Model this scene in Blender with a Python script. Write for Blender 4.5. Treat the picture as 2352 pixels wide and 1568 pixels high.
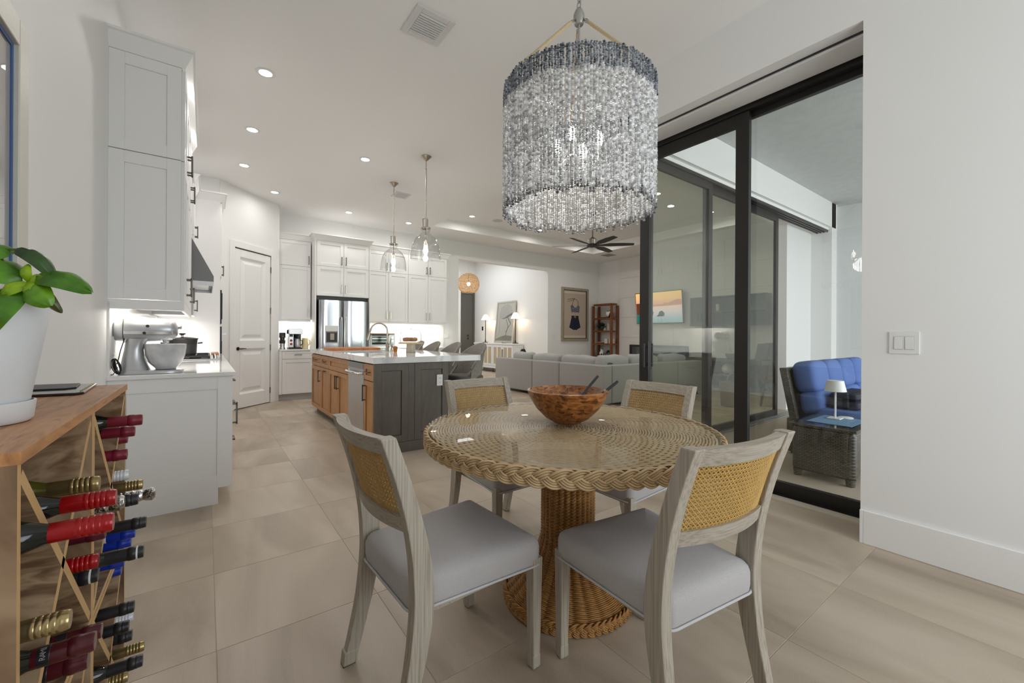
import bpy, bmesh, math, random
import numpy as np
from mathutils import Vector, Matrix
for o in list(bpy.data.objects):
    bpy.data.objects.remove(o)
S = bpy.context.scene
COL = S.collection
random.seed(7)
PI = math.pi
# ------------------------------------------------------------------ camera
cam = bpy.data.objects.new('camera', bpy.data.cameras.new('camera'))
COL.objects.link(cam)
YAW, ROLL = 0.634039, 0.0061989
cam.data.sensor_width = 36
cam.data.lens = 955.264 / 2352 * 36
cam.data.shift_y = -(784 - 770.585) / 2352
cam.data.clip_start = 0.05
cam.matrix_world = (Matrix.Translation((0, 0, 1.2)) @ Matrix.Rotation(-YAW, 4, 'Z')
                    @ Matrix.Rotation(PI / 2, 4, 'X') @ Matrix.Rotation(ROLL, 4, 'Z'))
S.camera = cam
# ------------------------------------------------------------------ exposure, sky, added window fill, lanai daylight
S.view_settings.view_transform = 'Standard'
S.view_settings.look = 'None'
S.view_settings.exposure = 0.45
S.view_settings.gamma = 1.0
S.view_settings.use_curve_mapping = False
S.cycles.use_denoising = True
S.cycles.max_bounces = 10
S.cycles.diffuse_bounces = 5
S.cycles.glossy_bounces = 5
S.cycles.transparent_max_bounces = 24
S.cycles.sample_clamp_indirect = 6
S.cycles.caustics_reflective = False
S.cycles.caustics_refractive = False
w = bpy.data.worlds.new('sky')
S.world = w
w.use_nodes = True
w.node_tree.nodes['Background'].inputs[0].default_value = (0.80, 0.90, 1.0, 1)
w.node_tree.nodes['Background'].inputs[1].default_value = 1.5


def area(name, loc, size, power, rot=(0, 0, 0), col=(1, 1, 1), size_y=None, spread=PI, shape=None):
    l = bpy.data.lights.new(name, 'AREA')
    l.energy = power
    l.color = col
    l.size = size
    l.shape = shape or ('RECTANGLE' if size_y else 'DISK')
    if size_y:
        l.size_y = size_y
    l.spread = spread
    o = bpy.data.objects.new(name, l)
    COL.objects.link(o)
    o.location = loc
    o.rotation_euler = rot
    return o


DAY = (0.93, 0.97, 1.0)
WARM = (1.0, 0.97, 0.93)
# fill lamp at an unseen window added behind the camera; lanai daylight follows
area('nook_window_fill', (1.95, -1.93, 1.6), 2.1, 40, (PI / 2 + .42, 0, 0), DAY, 2.3)
# open side of the covered lanai
area('daylight_lanai', (6.3, -3.3, 1.7), 5.0, 150, (PI / 2, 0, 0), DAY, 3.2)
# ------------------------------------------------------------------ object helpers
MW = {}


def mw(o):
    return MW.get(o.name, Matrix.Identity(4)) if o else Matrix.Identity(4)


def thing(name, label, cat, loc=(0, 0, 0), rz=0.0, group=None):
    o = bpy.data.objects.new(name, None)
    COL.objects.link(o)
    o.empty_display_size = 0.05
    o.location = loc
    o.rotation_euler = (0, 0, rz)
    MW[o.name] = Matrix.Translation(loc) @ Matrix.Rotation(rz, 4, 'Z')
    return tag(o, label, cat, group)


def tag(o, label=None, cat=None, group=None, kind=None):
    if label:
        o['label'] = label
    if cat:
        o['category'] = cat
    if group:
        o['group'] = group
    if kind:
        o['kind'] = kind
    return o


def struct(o):
    o['kind'] = 'structure'
    return o


def dup(root, loc, rz, label=None):
    r = root.copy()
    COL.objects.link(r)
    r.location = loc
    r.rotation_euler = (0, 0, rz)
    MW[r.name] = Matrix.Translation(loc) @ Matrix.Rotation(rz, 4, 'Z')
    if label:
        r['label'] = label

    def rec(a, b):
        for ch in list(a.children):
            c = ch.copy()
            COL.objects.link(c)
            c.parent = b
            rec(ch, c)
    rec(root, r)
    return r


V3 = Vector


class MB:
    def __init__(s):
        s.v, s.f, s.mi, s.m = [], [], [], 0

    def add(s, vs, fs):
        b = len(s.v)
        s.v.extend([tuple(v) for v in vs])
        for f in fs:
            s.f.append(tuple(b + i for i in f))
            s.mi.append(s.m)
        return s

    def box(s, x0, y0, z0, x1, y1, z1):
        return s.obox((x0, y0, z0), (x1 - x0, 0, 0), (0, y1 - y0, 0), (0, 0, z1 - z0))

    def obox(s, o, a, b, c):
        o, a, b, c = V3(o), V3(a), V3(b), V3(c)
        if a.cross(b).dot(c) < 0:
            a, b = b, a
        vs = [o, o + a, o + a + b, o + b, o + c, o + a + c, o + a + b + c, o + b + c]
        return s.add(vs, [(0, 3, 2, 1), (4, 5, 6, 7), (0, 1, 5, 4), (1, 2, 6, 5), (2, 3, 7, 6), (3, 0, 4, 7)])

    def loft(s, rings, closed=True, cap=True):
        n = len(rings[0])
        b = len(s.v)
        vs = [p for r in rings for p in r]
        fs = []
        for i in range(len(rings) - 1):
            for j in range(n if closed else n - 1):
                k = (j + 1) % n
                fs.append((i * n + j, i * n + k, (i + 1) * n + k, (i + 1) * n + j))
        if cap and closed:
            fs.append(tuple(reversed(range(n))))
            fs.append(tuple((len(rings) - 1) * n + j for j in range(n)))
        return s.add(vs, fs)

    def tube(s, pts, r, n=8, cap=True, closed=False, flat=None):
        pts = [V3(p) for p in pts]
        m = len(pts)
        rr = r if isinstance(r, (list, tuple)) else [r] * m
        rings = []
        up = None
        for i, p in enumerate(pts):
            if closed:
                t = (pts[(i + 1) % m] - pts[i - 1])
            else:
                t = pts[min(i + 1, m - 1)] - pts[max(i - 1, 0)]
            t = t.normalized() if t.length > 1e-9 else V3((0, 0, 1))
            if up is None:
                up = V3((0, 0, 1)) if abs(t.z) < .9 else V3((1, 0, 0))
            a = (up - t * up.dot(t)).normalized()
            up = a
            bb = t.cross(a)
            fx = flat or 1.0
            rings.append([p + a * (rr[i] * fx * math.cos(2 * PI * k / n)) + bb * (rr[i] * math.sin(2 * PI * k / n)) for k in range(n)])
        if closed:
            rings.append(rings[0])
        return s.loft(rings, True, cap and not closed)

    def cyl(s, p, q, r0, r1=None, n=20):
        return s.tube([p, q], [r0, r0 if r1 is None else r1], n)

    def lathe(s, prof, n=32, o=(0, 0, 0), ax=(0, 0, 1)):
        ax = V3(ax).normalized()
        u = V3((1, 0, 0)) if abs(ax.x) < .9 else V3((0, 1, 0))
        u = (u - ax * u.dot(ax)).normalized()
        v = ax.cross(u)
        o = V3(o)
        vs, fs, idx = [], [], []
        for (r, z) in prof:
            if r < 1e-6:
                idx.append([len(vs)] * n)
                vs.append(o + ax * z)
            else:
                idx.append(list(range(len(vs), len(vs) + n)))
                vs.extend(o + ax * z + (u * math.cos(2 * PI * k / n) + v * math.sin(2 * PI * k / n)) * r for k in range(n))
        for i in range(len(prof) - 1):
            for j in range(n):
                k = (j + 1) % n
                q = [idx[i][j], idx[i][k], idx[i + 1][k], idx[i + 1][j]]
                q = [x for t, x in enumerate(q) if x != q[t - 1]]
                if len(q) >= 3:
                    fs.append(tuple(q))
        return s.add(vs, fs)

    def ball(s, c, rx, ry=None, rz=None, e=1.0, nu=16, nv=10, M=None):
        ry = rx if ry is None else ry
        rz = rx if rz is None else rz
        sg = lambda x, p: math.copysign(abs(x) ** p, x)
        rings = []
        for i in range(1, nv):
            t = PI * i / nv - PI / 2
            ct, st = sg(math.cos(t), e), sg(math.sin(t), e)
            rings.append([V3((rx * ct * sg(math.cos(2 * PI * k / nu), e), ry * ct * sg(math.sin(2 * PI * k / nu), e), rz * st)) for k in range(nu)])
        vs = [p for r in rings for p in r] + [V3((0, 0, -rz)), V3((0, 0, rz))]
        a, b = len(vs) - 2, len(vs) - 1
        fs = []
        for i in range(nv - 2):
            for j in range(nu):
                k = (j + 1) % nu
                fs.append((i * nu + j, i * nu + k, (i + 1) * nu + k, (i + 1) * nu + j))
        for j in range(nu):
            k = (j + 1) % nu
            fs.append((a, k, j))
            fs.append((b, (nv - 2) * nu + j, (nv - 2) * nu + k))
        c = V3(c)
        if M is not None:
            vs = [M @ p for p in vs]
        return s.add([c + p for p in vs], fs)

    def prism(s, poly, o, u, v, wv):
        o, u, v, wv = V3(o), V3(u), V3(v), V3(wv)
        if u.cross(v).dot(wv) < 0:
            poly = list(reversed(poly))
        n = len(poly)
        vs = [o + u * a + v * b for a, b in poly]
        vs += [p + wv for p in vs]
        fs = [tuple(reversed(range(n))), tuple(range(n, 2 * n))] + [(i, (i + 1) % n, n + (i + 1) % n, n + i) for i in range(n)]
        return s.add(vs, fs)

    def xf(s, M, i0=0):
        for i in range(i0, len(s.v)):
            s.v[i] = tuple(M @ V3(s.v[i]))
        return s

    def build(s, name, mats, parent=None, smooth=None, bevel=0.0, local=False, loc=None, seg=2):
        vs = s.v
        if parent is not None:
            if not local:
                I = mw(parent).inverted()
                vs = [tuple(I @ V3(v)) for v in vs]
        else:
            if loc is None:
                a = np.array(vs)
                loc = ((a[:, 0].min() + a[:, 0].max()) / 2, (a[:, 1].min() + a[:, 1].max()) / 2, a[:, 2].min())
            vs = [(v[0] - loc[0], v[1] - loc[1], v[2] - loc[2]) for v in vs]
        me = bpy.data.meshes.new(name)
        me.from_pydata(vs, [], s.f)
        ml = mats if isinstance(mats, (list, tuple)) else [mats]
        for m in ml:
            me.materials.append(m)
        if len(ml) > 1:
            me.polygons.foreach_set('material_index', s.mi)
        if smooth is not None:
            me.polygons.foreach_set('use_smooth', [True] * len(me.polygons))
            if smooth < 180:
                me.set_sharp_from_angle(angle=math.radians(smooth))
        me.update()
        o = bpy.data.objects.new(name, me)
        COL.objects.link(o)
        if parent is not None:
            o.parent = parent
            MW[o.name] = mw(parent)
        else:
            o.location = loc
            MW[o.name] = Matrix.Translation(loc)
        if bevel:
            b = o.modifiers.new('bevel', 'BEVEL')
            b.width = bevel
            b.segments = seg
            b.limit_method = 'ANGLE'
            b.angle_limit = math.radians(40)
            if seg > 1:
                b.harden_normals = False
        return o


def catmull(P, t):
    """value on a smooth curve through (t, value...) rows"""
    for i in range(len(P) - 1):
        if t <= P[i + 1][0] or i == len(P) - 2:
            a, b = P[i], P[i + 1]
            p = P[i - 1] if i else a
            q = P[i + 2] if i + 2 < len(P) else b
            h = b[0] - a[0]
            x = (t - a[0]) / h
            out = []
            for k in range(1, len(a)):
                m0 = (b[k] - p[k]) / max(1e-9, b[0] - p[0]) * h
                m1 = (q[k] - a[k]) / max(1e-9, q[0] - a[0]) * h
                out.append((2 * x**3 - 3 * x**2 + 1) * a[k] + (x**3 - 2 * x**2 + x) * m0 + (-2 * x**3 + 3 * x**2) * b[k] + (x**3 - x**2) * m1)
            return out if len(out) > 1 else out[0]


# ------------------------------------------------------------------ materials
def srgb(r, g, b):
    f = lambda c: (c / 255 / 12.92) if c / 255 <= 0.04045 else ((c / 255 + 0.055) / 1.055) ** 2.4
    return (f(r), f(g), f(b), 1)


def newmat(name):
    m = bpy.data.materials.new(name)
    m.use_nodes = True
    nt = m.node_tree
    return m, nt, nt.nodes['Principled BSDF']


def N(nt, t, **kw):
    n = nt.nodes.new(t)
    for k, v in kw.items():
        if k in n.inputs.keys():
            n.inputs[k].default_value = v
        else:
            setattr(n, k, v)
    return n


def mat(name, col, rough=0.5, metal=0.0, var=None, bump=None, stretch=(1, 1, 1), coat=0.0, spec=0.5, rand=0.0, coord='Object', island=0.0, sheen=0.0):
    """var=(scale, amount, detail): value variation; bump=(scale, strength)"""
    m, nt, p = newmat(name)
    p.inputs['Roughness'].default_value = rough
    p.inputs['Metallic'].default_value = metal
    p.inputs['Specular IOR Level'].default_value = spec
    p.inputs['Coat Weight'].default_value = coat
    p.inputs['Coat Roughness'].default_value = 0.08
    if sheen:
        p.inputs['Sheen Weight'].default_value = sheen
    c = col if len(col) == 4 else (*col, 1)
    p.inputs['Base Color'].default_value = c
    L = nt.links
    if var or bump or rand or island:
        tc = N(nt, 'ShaderNodeTexCoord')
        mp = N(nt, 'ShaderNodeMapping')
        mp.inputs['Scale'].default_value = stretch
        if coord == 'World':
            g = N(nt, 'ShaderNodeNewGeometry')
            L.new(g.outputs['Position'], mp.inputs[0])
        else:
            L.new(tc.outputs[coord], mp.inputs[0])
    cur = None
    if var:
        no = N(nt, 'ShaderNodeTexNoise', Scale=var[0], Detail=var[2] if len(var) > 2 else 4.0)
        L.new(mp.outputs[0], no.inputs['Vector'])
        mr = N(nt, 'ShaderNodeMapRange')
        mr.inputs['From Min'].default_value = 0.25
        mr.inputs['From Max'].default_value = 0.75
        mr.inputs['To Min'].default_value = 1 - var[1]
        mr.inputs['To Max'].default_value = 1 + var[1]
        L.new(no.outputs['Fac'], mr.inputs[0])
        cur = mr.outputs[0]
    for amt, kind in ((rand, 'o'), (island, 'i')):
        if amt:
            src = N(nt, 'ShaderNodeObjectInfo').outputs['Random'] if kind == 'o' else N(nt, 'ShaderNodeNewGeometry').outputs['Random Per Island']
            mr = N(nt, 'ShaderNodeMapRange')
            mr.inputs['To Min'].default_value = 1 - amt
            mr.inputs['To Max'].default_value = 1 + amt
            L.new(src, mr.inputs[0])
            if cur is None:
                cur = mr.outputs[0]
            else:
                mu = N(nt, 'ShaderNodeMath', operation='MULTIPLY')
                L.new(cur, mu.inputs[0])
                L.new(mr.outputs[0], mu.inputs[1])
                cur = mu.outputs[0]
    if cur is not None:
        vm = N(nt, 'ShaderNodeVectorMath', operation='SCALE')
        vm.inputs[0].default_value = c[:3]
        L.new(cur, vm.inputs['Scale'])
        L.new(vm.outputs[0], p.inputs['Base Color'])
    if bump:
        nb = N(nt, 'ShaderNodeTexNoise', Scale=bump[0], Detail=3.0)
        L.new(mp.outputs[0], nb.inputs['Vector'])
        bp = N(nt, 'ShaderNodeBump', Strength=bump[1], Distance=0.004)
        L.new(nb.outputs['Fac'], bp.inputs['Height'])
        L.new(bp.outputs[0], p.inputs['Normal'])
    return m


def wood(name, cols, stretch, scale=6, rough=0.45, bump=0.15, rand=0.0, coord='Object', dist=1.5):
    """grain: noise squeezed across the fibres, through a ramp of the wood's own browns"""
    m, nt, p = newmat(name)
    L = nt.links
    tc = N(nt, 'ShaderNodeTexCoord')
    mp = N(nt, 'ShaderNodeMapping')
    mp.inputs['Scale'].default_value = stretch
    L.new(tc.outputs[coord], mp.inputs[0])
    vec = mp.outputs[0]
    if rand:
        oi = N(nt, 'ShaderNodeObjectInfo')
        vm = N(nt, 'ShaderNodeVectorMath', operation='ADD')
        sc = N(nt, 'ShaderNodeVectorMath', operation='SCALE')
        sc.inputs[0].default_value = (17, 29, 11)
        L.new(oi.outputs['Random'], sc.inputs['Scale'])
        L.new(mp.outputs[0], vm.inputs[0])
        L.new(sc.outputs[0], vm.inputs[1])
        vec = vm.outputs[0]
    no = N(nt, 'ShaderNodeTexNoise', Scale=scale, Detail=6.0, Distortion=dist)
    L.new(vec, no.inputs['Vector'])
    cr = N(nt, 'ShaderNodeValToRGB')
    e = cr.color_ramp.elements
    while len(e) < len(cols):
        e.new(0.5)
    for i, c in enumerate(cols):
        e[i].position = 0.28 + 0.44 * i / (len(cols) - 1)
        e[i].color = c
    L.new(no.outputs['Fac'], cr.inputs[0])
    L.new(cr.outputs[0], p.inputs['Base Color'])
    p.inputs['Roughness'].default_value = rough
    bp = N(nt, 'ShaderNodeBump', Strength=bump, Distance=0.002)
    L.new(no.outputs['Fac'], bp.inputs['Height'])
    L.new(bp.outputs[0], p.inputs['Normal'])
    return m


def emis(name, col, strength):
    m, nt, p = newmat(name)
    p.inputs['Base Color'].default_value = (*col[:3], 1)
    p.inputs['Emission Color'].default_value = (*col[:3], 1)
    p.inputs['Emission Strength'].default_value = strength
    return m


def glass(name, tint=(1, 1, 1), base=0.04, rough=0.0, k=1.0):
    """thin pane: clear or tinted transmission plus Fresnel mirror reflection"""
    m, nt, p = newmat(name)
    nt.nodes.remove(p)
    out = nt.nodes['Material Output']
    tr = N(nt, 'ShaderNodeBsdfTransparent')
    tr.inputs[0].default_value = (*tint, 1)
    gl = N(nt, 'ShaderNodeBsdfGlossy')
    gl.inputs['Roughness'].default_value = rough
    ge = N(nt, 'ShaderNodeNewGeometry')
    io = N(nt, 'ShaderNodeMapRange')   # same reflectance when the ray leaves the pane as when it enters
    io.inputs['To Min'].default_value = 1.5
    io.inputs['To Max'].default_value = 1 / 1.5
    nt.links.new(ge.outputs['Backfacing'], io.inputs[0])
    fr = N(nt, 'ShaderNodeFresnel')
    nt.links.new(io.outputs[0], fr.inputs['IOR'])
    ma = N(nt, 'ShaderNodeMath', operation='MULTIPLY_ADD')
    ma.inputs[1].default_value = k
    ma.inputs[2].default_value = base
    ma.use_clamp = True
    mx = N(nt, 'ShaderNodeMixShader')
    nt.links.new(fr.outputs[0], ma.inputs[0])
    nt.links.new(ma.outputs[0], mx.inputs[0])
    nt.links.new(tr.outputs[0], mx.inputs[1])
    nt.links.new(gl.outputs[0], mx.inputs[2])
    nt.links.new(mx.outputs[0], out.inputs[0])
    return m


def ramp_mat(name, stops, axis, lo, hi, emit=0.0, rough=0.4, noise=0.0):
    """colour bands along one object axis (printed or on-screen picture)"""
    m, nt, p = newmat(name)
    L = nt.links
    tc = N(nt, 'ShaderNodeTexCoord')
    sx = N(nt, 'ShaderNodeSeparateXYZ')
    L.new(tc.outputs['Object'], sx.inputs[0])
    mr = N(nt, 'ShaderNodeMapRange')
    mr.inputs['From Min'].default_value = lo
    mr.inputs['From Max'].default_value = hi
    L.new(sx.outputs[axis], mr.inputs[0])
    v = mr.outputs[0]
    if noise:
        no = N(nt, 'ShaderNodeTexNoise', Scale=6.0, Detail=4.0)
        L.new(tc.outputs['Object'], no.inputs['Vector'])
        ma = N(nt, 'ShaderNodeMath', operation='MULTIPLY_ADD')
        ma.inputs[1].default_value = noise
        L.new(no.outputs['Fac'], ma.inputs[0])
        L.new(v, ma.inputs[2])
        v = ma.outputs[0]
    cr = N(nt, 'ShaderNodeValToRGB')
    e = cr.color_ramp.elements
    while len(e) < len(stops):
        e.new(0.5)
    for i, (q, c) in enumerate(stops):
        e[i].position = q
        e[i].color = c
    L.new(v, cr.inputs[0])
    L.new(cr.outputs[0], p.inputs['Base Color'])
    p.inputs['Roughness'].default_value = rough
    if emit:
        L.new(cr.outputs[0], p.inputs['Emission Color'])
        p.inputs['Emission Strength'].default_value = emit
    return m


PAINT = mat('wall_paint', (0.86, 0.855, 0.845), 0.6, bump=(180, 0.03), coord='World')
CEIL = mat('ceiling_paint', (0.90, 0.89, 0.88), 0.75, bump=(90, 0.05), coord='World')
TRIM = mat('trim_paint', (0.87, 0.865, 0.855), 0.4)
CAB = mat('white_lacquer', (0.86, 0.855, 0.85), 0.35)
GAP = mat('dark_gap', (0.05, 0.05, 0.05), 0.8)
QUARTZ = mat('white_quartz', (0.84, 0.835, 0.825), 0.07, var=(2, 0.02), coord='World')
STEEL = mat('brushed_steel', (0.55, 0.55, 0.56), 0.28, 1.0, var=(60, 0.06), stretch=(1, 1, 0.02))
NICKEL = mat('brushed_nickel', (0.50, 0.45, 0.38), 0.25, 1.0)
PEWTER = mat('pewter_pull', (0.16, 0.145, 0.13), 0.35, 0.9)
CHROME = mat('polished_chrome', (0.8, 0.8, 0.82), 0.08, 1.0)
BLACK = mat('black_plastic', (0.015, 0.015, 0.016), 0.4)
BRONZE = mat('dark_bronze_frame', (0.022, 0.019, 0.017), 0.42, 0.2)
IRON = mat('cast_iron', (0.03, 0.028, 0.027), 0.5, 0.3)
WHITEP = mat('white_plastic', (0.82, 0.82, 0.80), 0.35)
GLASSN = glass('slider_glass_near', (0.96, 0.972, 0.968), 0.015, k=1.0)
GLASSL = glass('slider_glass_tinted', (0.915, 0.945, 0.865), 0.03, k=1.0)
CLEAR = glass('clear_blown_glass', (0.93, 0.93, 0.925), 0.03, k=2.0)
TTOP = glass('table_glass', (0.985, 0.98, 0.965), 0.0, k=0.5)
LENS = emis('downlight_lens', (1.0, 0.96, 0.9), 14)
BULB = emis('lamp_bulb', (1.0, 0.93, 0.82), 12)
STRIP = emis('led_strip', (1.0, 0.95, 0.86), 9)
# ================================================================== room shell
CZ = 3.52            # flat ceiling
FY = 9.08            # far (fridge) wall
XL = -0.5            # left wall
XR = 3.113           # right wall of the nook
XT = 10.1            # television wall
YS = 2.6             # living-room slider line
# floor: each 24-inch tile is a piece, laid proud of a grout bed
TILE = None


def tile_mat():
    m, nt, p = newmat('porcelain_tile')
    L = nt.links
    g = N(nt, 'ShaderNodeNewGeometry')
    oi = N(nt, 'ShaderNodeObjectInfo')
    mp = N(nt, 'ShaderNodeMapping')
    mp.inputs['Scale'].default_value = (1.0, 0.30, 1)
    rot = N(nt, 'ShaderNodeVectorMath', operation='SCALE')
    rot.inputs[0].default_value = (13, 31, 0)
    L.new(oi.outputs['Random'], rot.inputs['Scale'])
    ad = N(nt, 'ShaderNodeVectorMath', operation='ADD')
    L.new(g.outputs['Position'], ad.inputs[0])
    L.new(rot.outputs[0], ad.inputs[1])
    L.new(ad.outputs[0], mp.inputs[0])
    n1 = N(nt, 'ShaderNodeTexNoise', Scale=2.6, Detail=7.0, Distortion=0.9)
    n2 = N(nt, 'ShaderNodeTexNoise', Scale=170.0, Detail=2.0)
    L.new(mp.outputs[0], n1.inputs['Vector'])
    L.new(g.outputs['Position'], n2.inputs['Vector'])
    cr = N(nt, 'ShaderNodeValToRGB')
    e = cr.color_ramp.elements
    e.new(0.5)
    for i, (q, c) in enumerate(((0.30, srgb(158, 143, 125)), (0.5, srgb(184, 169, 150)), (0.70, srgb(202, 188, 170)))):
        e[i].position = q
        e[i].color = c
    ma = N(nt, 'ShaderNodeMath', operation='MULTIPLY_ADD')
    ma.inputs[1].default_value = 0.16
    L.new(n2.outputs['Fac'], ma.inputs[0])
    L.new(n1.outputs['Fac'], ma.inputs[2])
    sb = N(nt, 'ShaderNodeMath', operation='SUBTRACT')
    sb.inputs[1].default_value = 0.08
    L.new(ma.outputs[0], sb.inputs[0])
    L.new(sb.outputs[0], cr.inputs[0])
    mr = N(nt, 'ShaderNodeMapRange')
    mr.inputs['To Min'].default_value = 0.93
    mr.inputs['To Max'].default_value = 1.05
    L.new(oi.outputs['Random'], mr.inputs[0])
    sc = N(nt, 'ShaderNodeVectorMath', operation='SCALE')
    L.new(cr.outputs[0], sc.inputs[0])
    L.new(mr.outputs[0], sc.inputs['Scale'])
    L.new(sc.outputs[0], p.inputs['Base Color'])
    p.inputs['Roughness'].default_value = 0.36
    p.inputs['Specular IOR Level'].default_value = 0.4
    bp = N(nt, 'ShaderNodeBump', Strength=0.04, Distance=0.002)
    L.new(n2.outputs['Fac'], bp.inputs['Height'])
    L.new(bp.outputs[0], p.inputs['Normal'])
    return m


TILEM = tile_mat()
GROUT = mat('floor_grout', srgb(176, 161, 143), 0.8)
floor = struct(MB().box(-0.7, -2.1, -0.12, 10.3, 13.4, -0.0012).build('floor', GROUT))
TX, TY = 0.61, 0.6235


def put_tiles(x0, x1, y0, y1, name, parent, mats, ox, oy, tx, ty, gap, th):
    global TILE
    cache = {}
    i0, j0 = math.floor((x0 - ox) / tx), math.floor((y0 - oy) / ty)
    n = 0
    for i in range(i0, math.ceil((x1 - ox) / tx)):
        for j in range(j0, math.ceil((y1 - oy) / ty)):
            a, b = max(x0, ox + i * tx + gap / 2), min(x1, ox + (i + 1) * tx - gap / 2)
            c, d = max(y0, oy + j * ty + gap / 2), min(y1, oy + (j + 1) * ty - gap / 2)
            if b - a < .01 or d - c < .01:
                continue
            key = (round(b - a, 3), round(d - c, 3))
            if key not in cache:
                e = 0.0008
                w2, h2 = (b - a) / 2, (d - c) / 2
                mb = MB()
                R = lambda w, h, z: [(-w, -h, z), (w, -h, z), (w, h, z), (-w, h, z)]
                mb.loft([R(w2, h2, -th), R(w2, h2, -e), R(w2 - e, h2 - e, 0)])
                cache[key] = mb
                o = mb.build(name, mats, parent, local=True)
                cache[key] = o
            else:
                o = cache[key].copy()
                COL.objects.link(o)
            I = mw(parent).translation
            o.location = ((a + b) / 2 - I.x, (c + d) / 2 - I.y, 0 - I.z)
            n += 1
    return n


put_tiles(-0.5, 3.52, -0.6, 9.08, 'floor_tile', floor, TILEM, 0.037, 0.679, TX, TY, 0.0022, 0.003)
put_tiles(3.52, 9.0, 2.75, 9.08, 'floor_tile', floor, TILEM, 0.037, 0.679, TX, TY, 0.0022, 0.003)
MB().box(9.0, 2.75, -0.006, 10.1, 9.08, -0.0005).box(4.2, 9.08, -0.006, 8.0, 13.2, -0.0005).box(-0.5, -2.0, -0.006, 3.3, -0.6, -0.0005).build('tile_field', TILEM, floor)

# ceiling with the living-room tray cut in
TXA, TXB, TYA, TYB, TZ = 3.87, 8.80, 3.9, 8.12, 3.72
c = MB().box(-0.7, -2.1, CZ, TXA, 9.3, CZ + .4).box(TXB, YS + .2, CZ, 10.3, 9.3, CZ + .4).box(TXA, YS + .2, CZ, TXB, TYA, CZ + .4).box(TXA, TYB, CZ, TXB, 9.3, CZ + .4)
ceiling = struct(c.build('ceiling', CEIL))
MB().box(TXA, TYA, TZ, TXB, TYB, TZ + .15).build('tray_panel', CEIL, ceiling)

wall_left = struct(MB().box(XL - .15, -2.1, 0, XL, 7.76, CZ).build('wall_left', PAINT))
# angled pantry wall between the tall oven cabinet and the fridge run
u = V3((1, 1, 0)).normalized()
nrm = V3((1, -1, 0)).normalized()


def dg(t, d=0.0, z=0.0):
    """point on the angled wall: t metres along it from x=0, d metres out into the room"""
    return V3((0, 7.488, z)) + u * t + nrm * d


DA, DB = 0.50, 1.276          # door leaf edges along the wall
DH = 2.56
wp = MB()
wp.obox(dg(.215, -.12), u * (DA - .05 - .215), nrm * .12, (0, 0, CZ))
wp.box(-.5, 7.64, 0, .15, 7.76, CZ)
wp.obox(dg(DA - .05, -.16), u * (DB - DA + .1), nrm * .04, (0, 0, CZ))  # panel added behind the door to keep sky light out of its gaps
wp.obox(dg(DB + .02, -.12), u * (1.485 - DB - .02), nrm * .12, (0, 0, CZ))
wp.obox(dg(DA - .05, -.12, DH + .02), u * (DB - DA + .07), nrm * .12, (0, 0, CZ - DH - .02))
wall_pantry = struct(wp.build('wall_pantry', PAINT))
MB().box(1.04, 8.53, 0, 1.055, FY, CZ).build('wall_return', PAINT, wall_pantry)
pd = thing('pantry_door', 'white two-panel door set in the angled wall, dark lever handle', 'door', dg((DA + DB) / 2))
pd['kind'] = 'structure'
pd.name = 'door_1'
MW['door_1'] = MW.pop('pantry_door')
b = MB()
W, st = DB - DA, 0.115
o0 = dg(DA, -0.035, 0.012)


def pl(t, z, d, tw, zh, dd, mb):
    mb.obox(o0 + u * t + V3((0, 0, z)) + nrm * d, u * tw, (0, 0, zh), nrm * dd)


pl(0, 0, 0, st, DH - .02, .035, b)
pl(W - st, 0, 0, st, DH - .02, .035, b)
pl(st, 0, 0, W - 2 * st, .22, .035, b)
pl(st, DH - .14, 0, W - 2 * st, .12, .035, b)
pl(st, .95, 0, W - 2 * st, .13, .035, b)
b.build('leaf_frame', TRIM, pd, bevel=.004)
for (z0, z1) in ((.22, .95), (1.08, DH - .14)):
    q = MB()
    rr = []
    for ins, d in ((0, .034), (.028, .004), (.05, .004), (.10, .024)):
        rr.append([o0 + u * (st + ins) + V3((0, 0, z0 + ins)) + nrm * d, o0 + u * (W - st - ins) + V3((0, 0, z0 + ins)) + nrm * d,
                   o0 + u * (W - st - ins) + V3((0, 0, z1 - ins)) + nrm * d, o0 + u * (st + ins) + V3((0, 0, z1 - ins)) + nrm * d])
    q.loft(rr, True, False)
    nb = len(q.v)
    q.f.append((nb - 4, nb - 3, nb - 2, nb - 1))
    q.mi.append(0)
    q.build('raised_panel', TRIM, pd)
q = MB()
hp = dg(DA + .07, 0, .965)
q.cyl(hp, hp + nrm * .012, .028)
q.tube([hp + nrm * .012, hp + nrm * .05, hp + nrm * .055 + u * .02, hp + nrm * .052 + u * .07, hp + nrm * .055 + u * .11], [.010, .010, .011, .008, .006], 10)
q.build('lever_handle', mat('dark_nickel', (.12, .11, .1), .2, 1), pd, smooth=50)
for z in (.22, .97, 1.61, 2.32):
    q = MB()
    q.cyl(dg(DB + .004, .004, z - .05), dg(DB + .004, .004, z + .05), .009, n=10)
    q.build('hinge', PEWTER, pd)
q = MB()
for (t0, t1, z0, z1) in ((DA - .10, DA - .008, 0, DH + .02), (DB + .008, DB + .095, 0, DH + .02), (DA - .10, DB + .095, DH + .008, DH + .11)):
    q.obox(dg(t0, 0, z0), u * (t1 - t0), nrm * .018, (0, 0, z1 - z0))
struct(q.build('trim_1', TRIM, bevel=.004))

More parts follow.
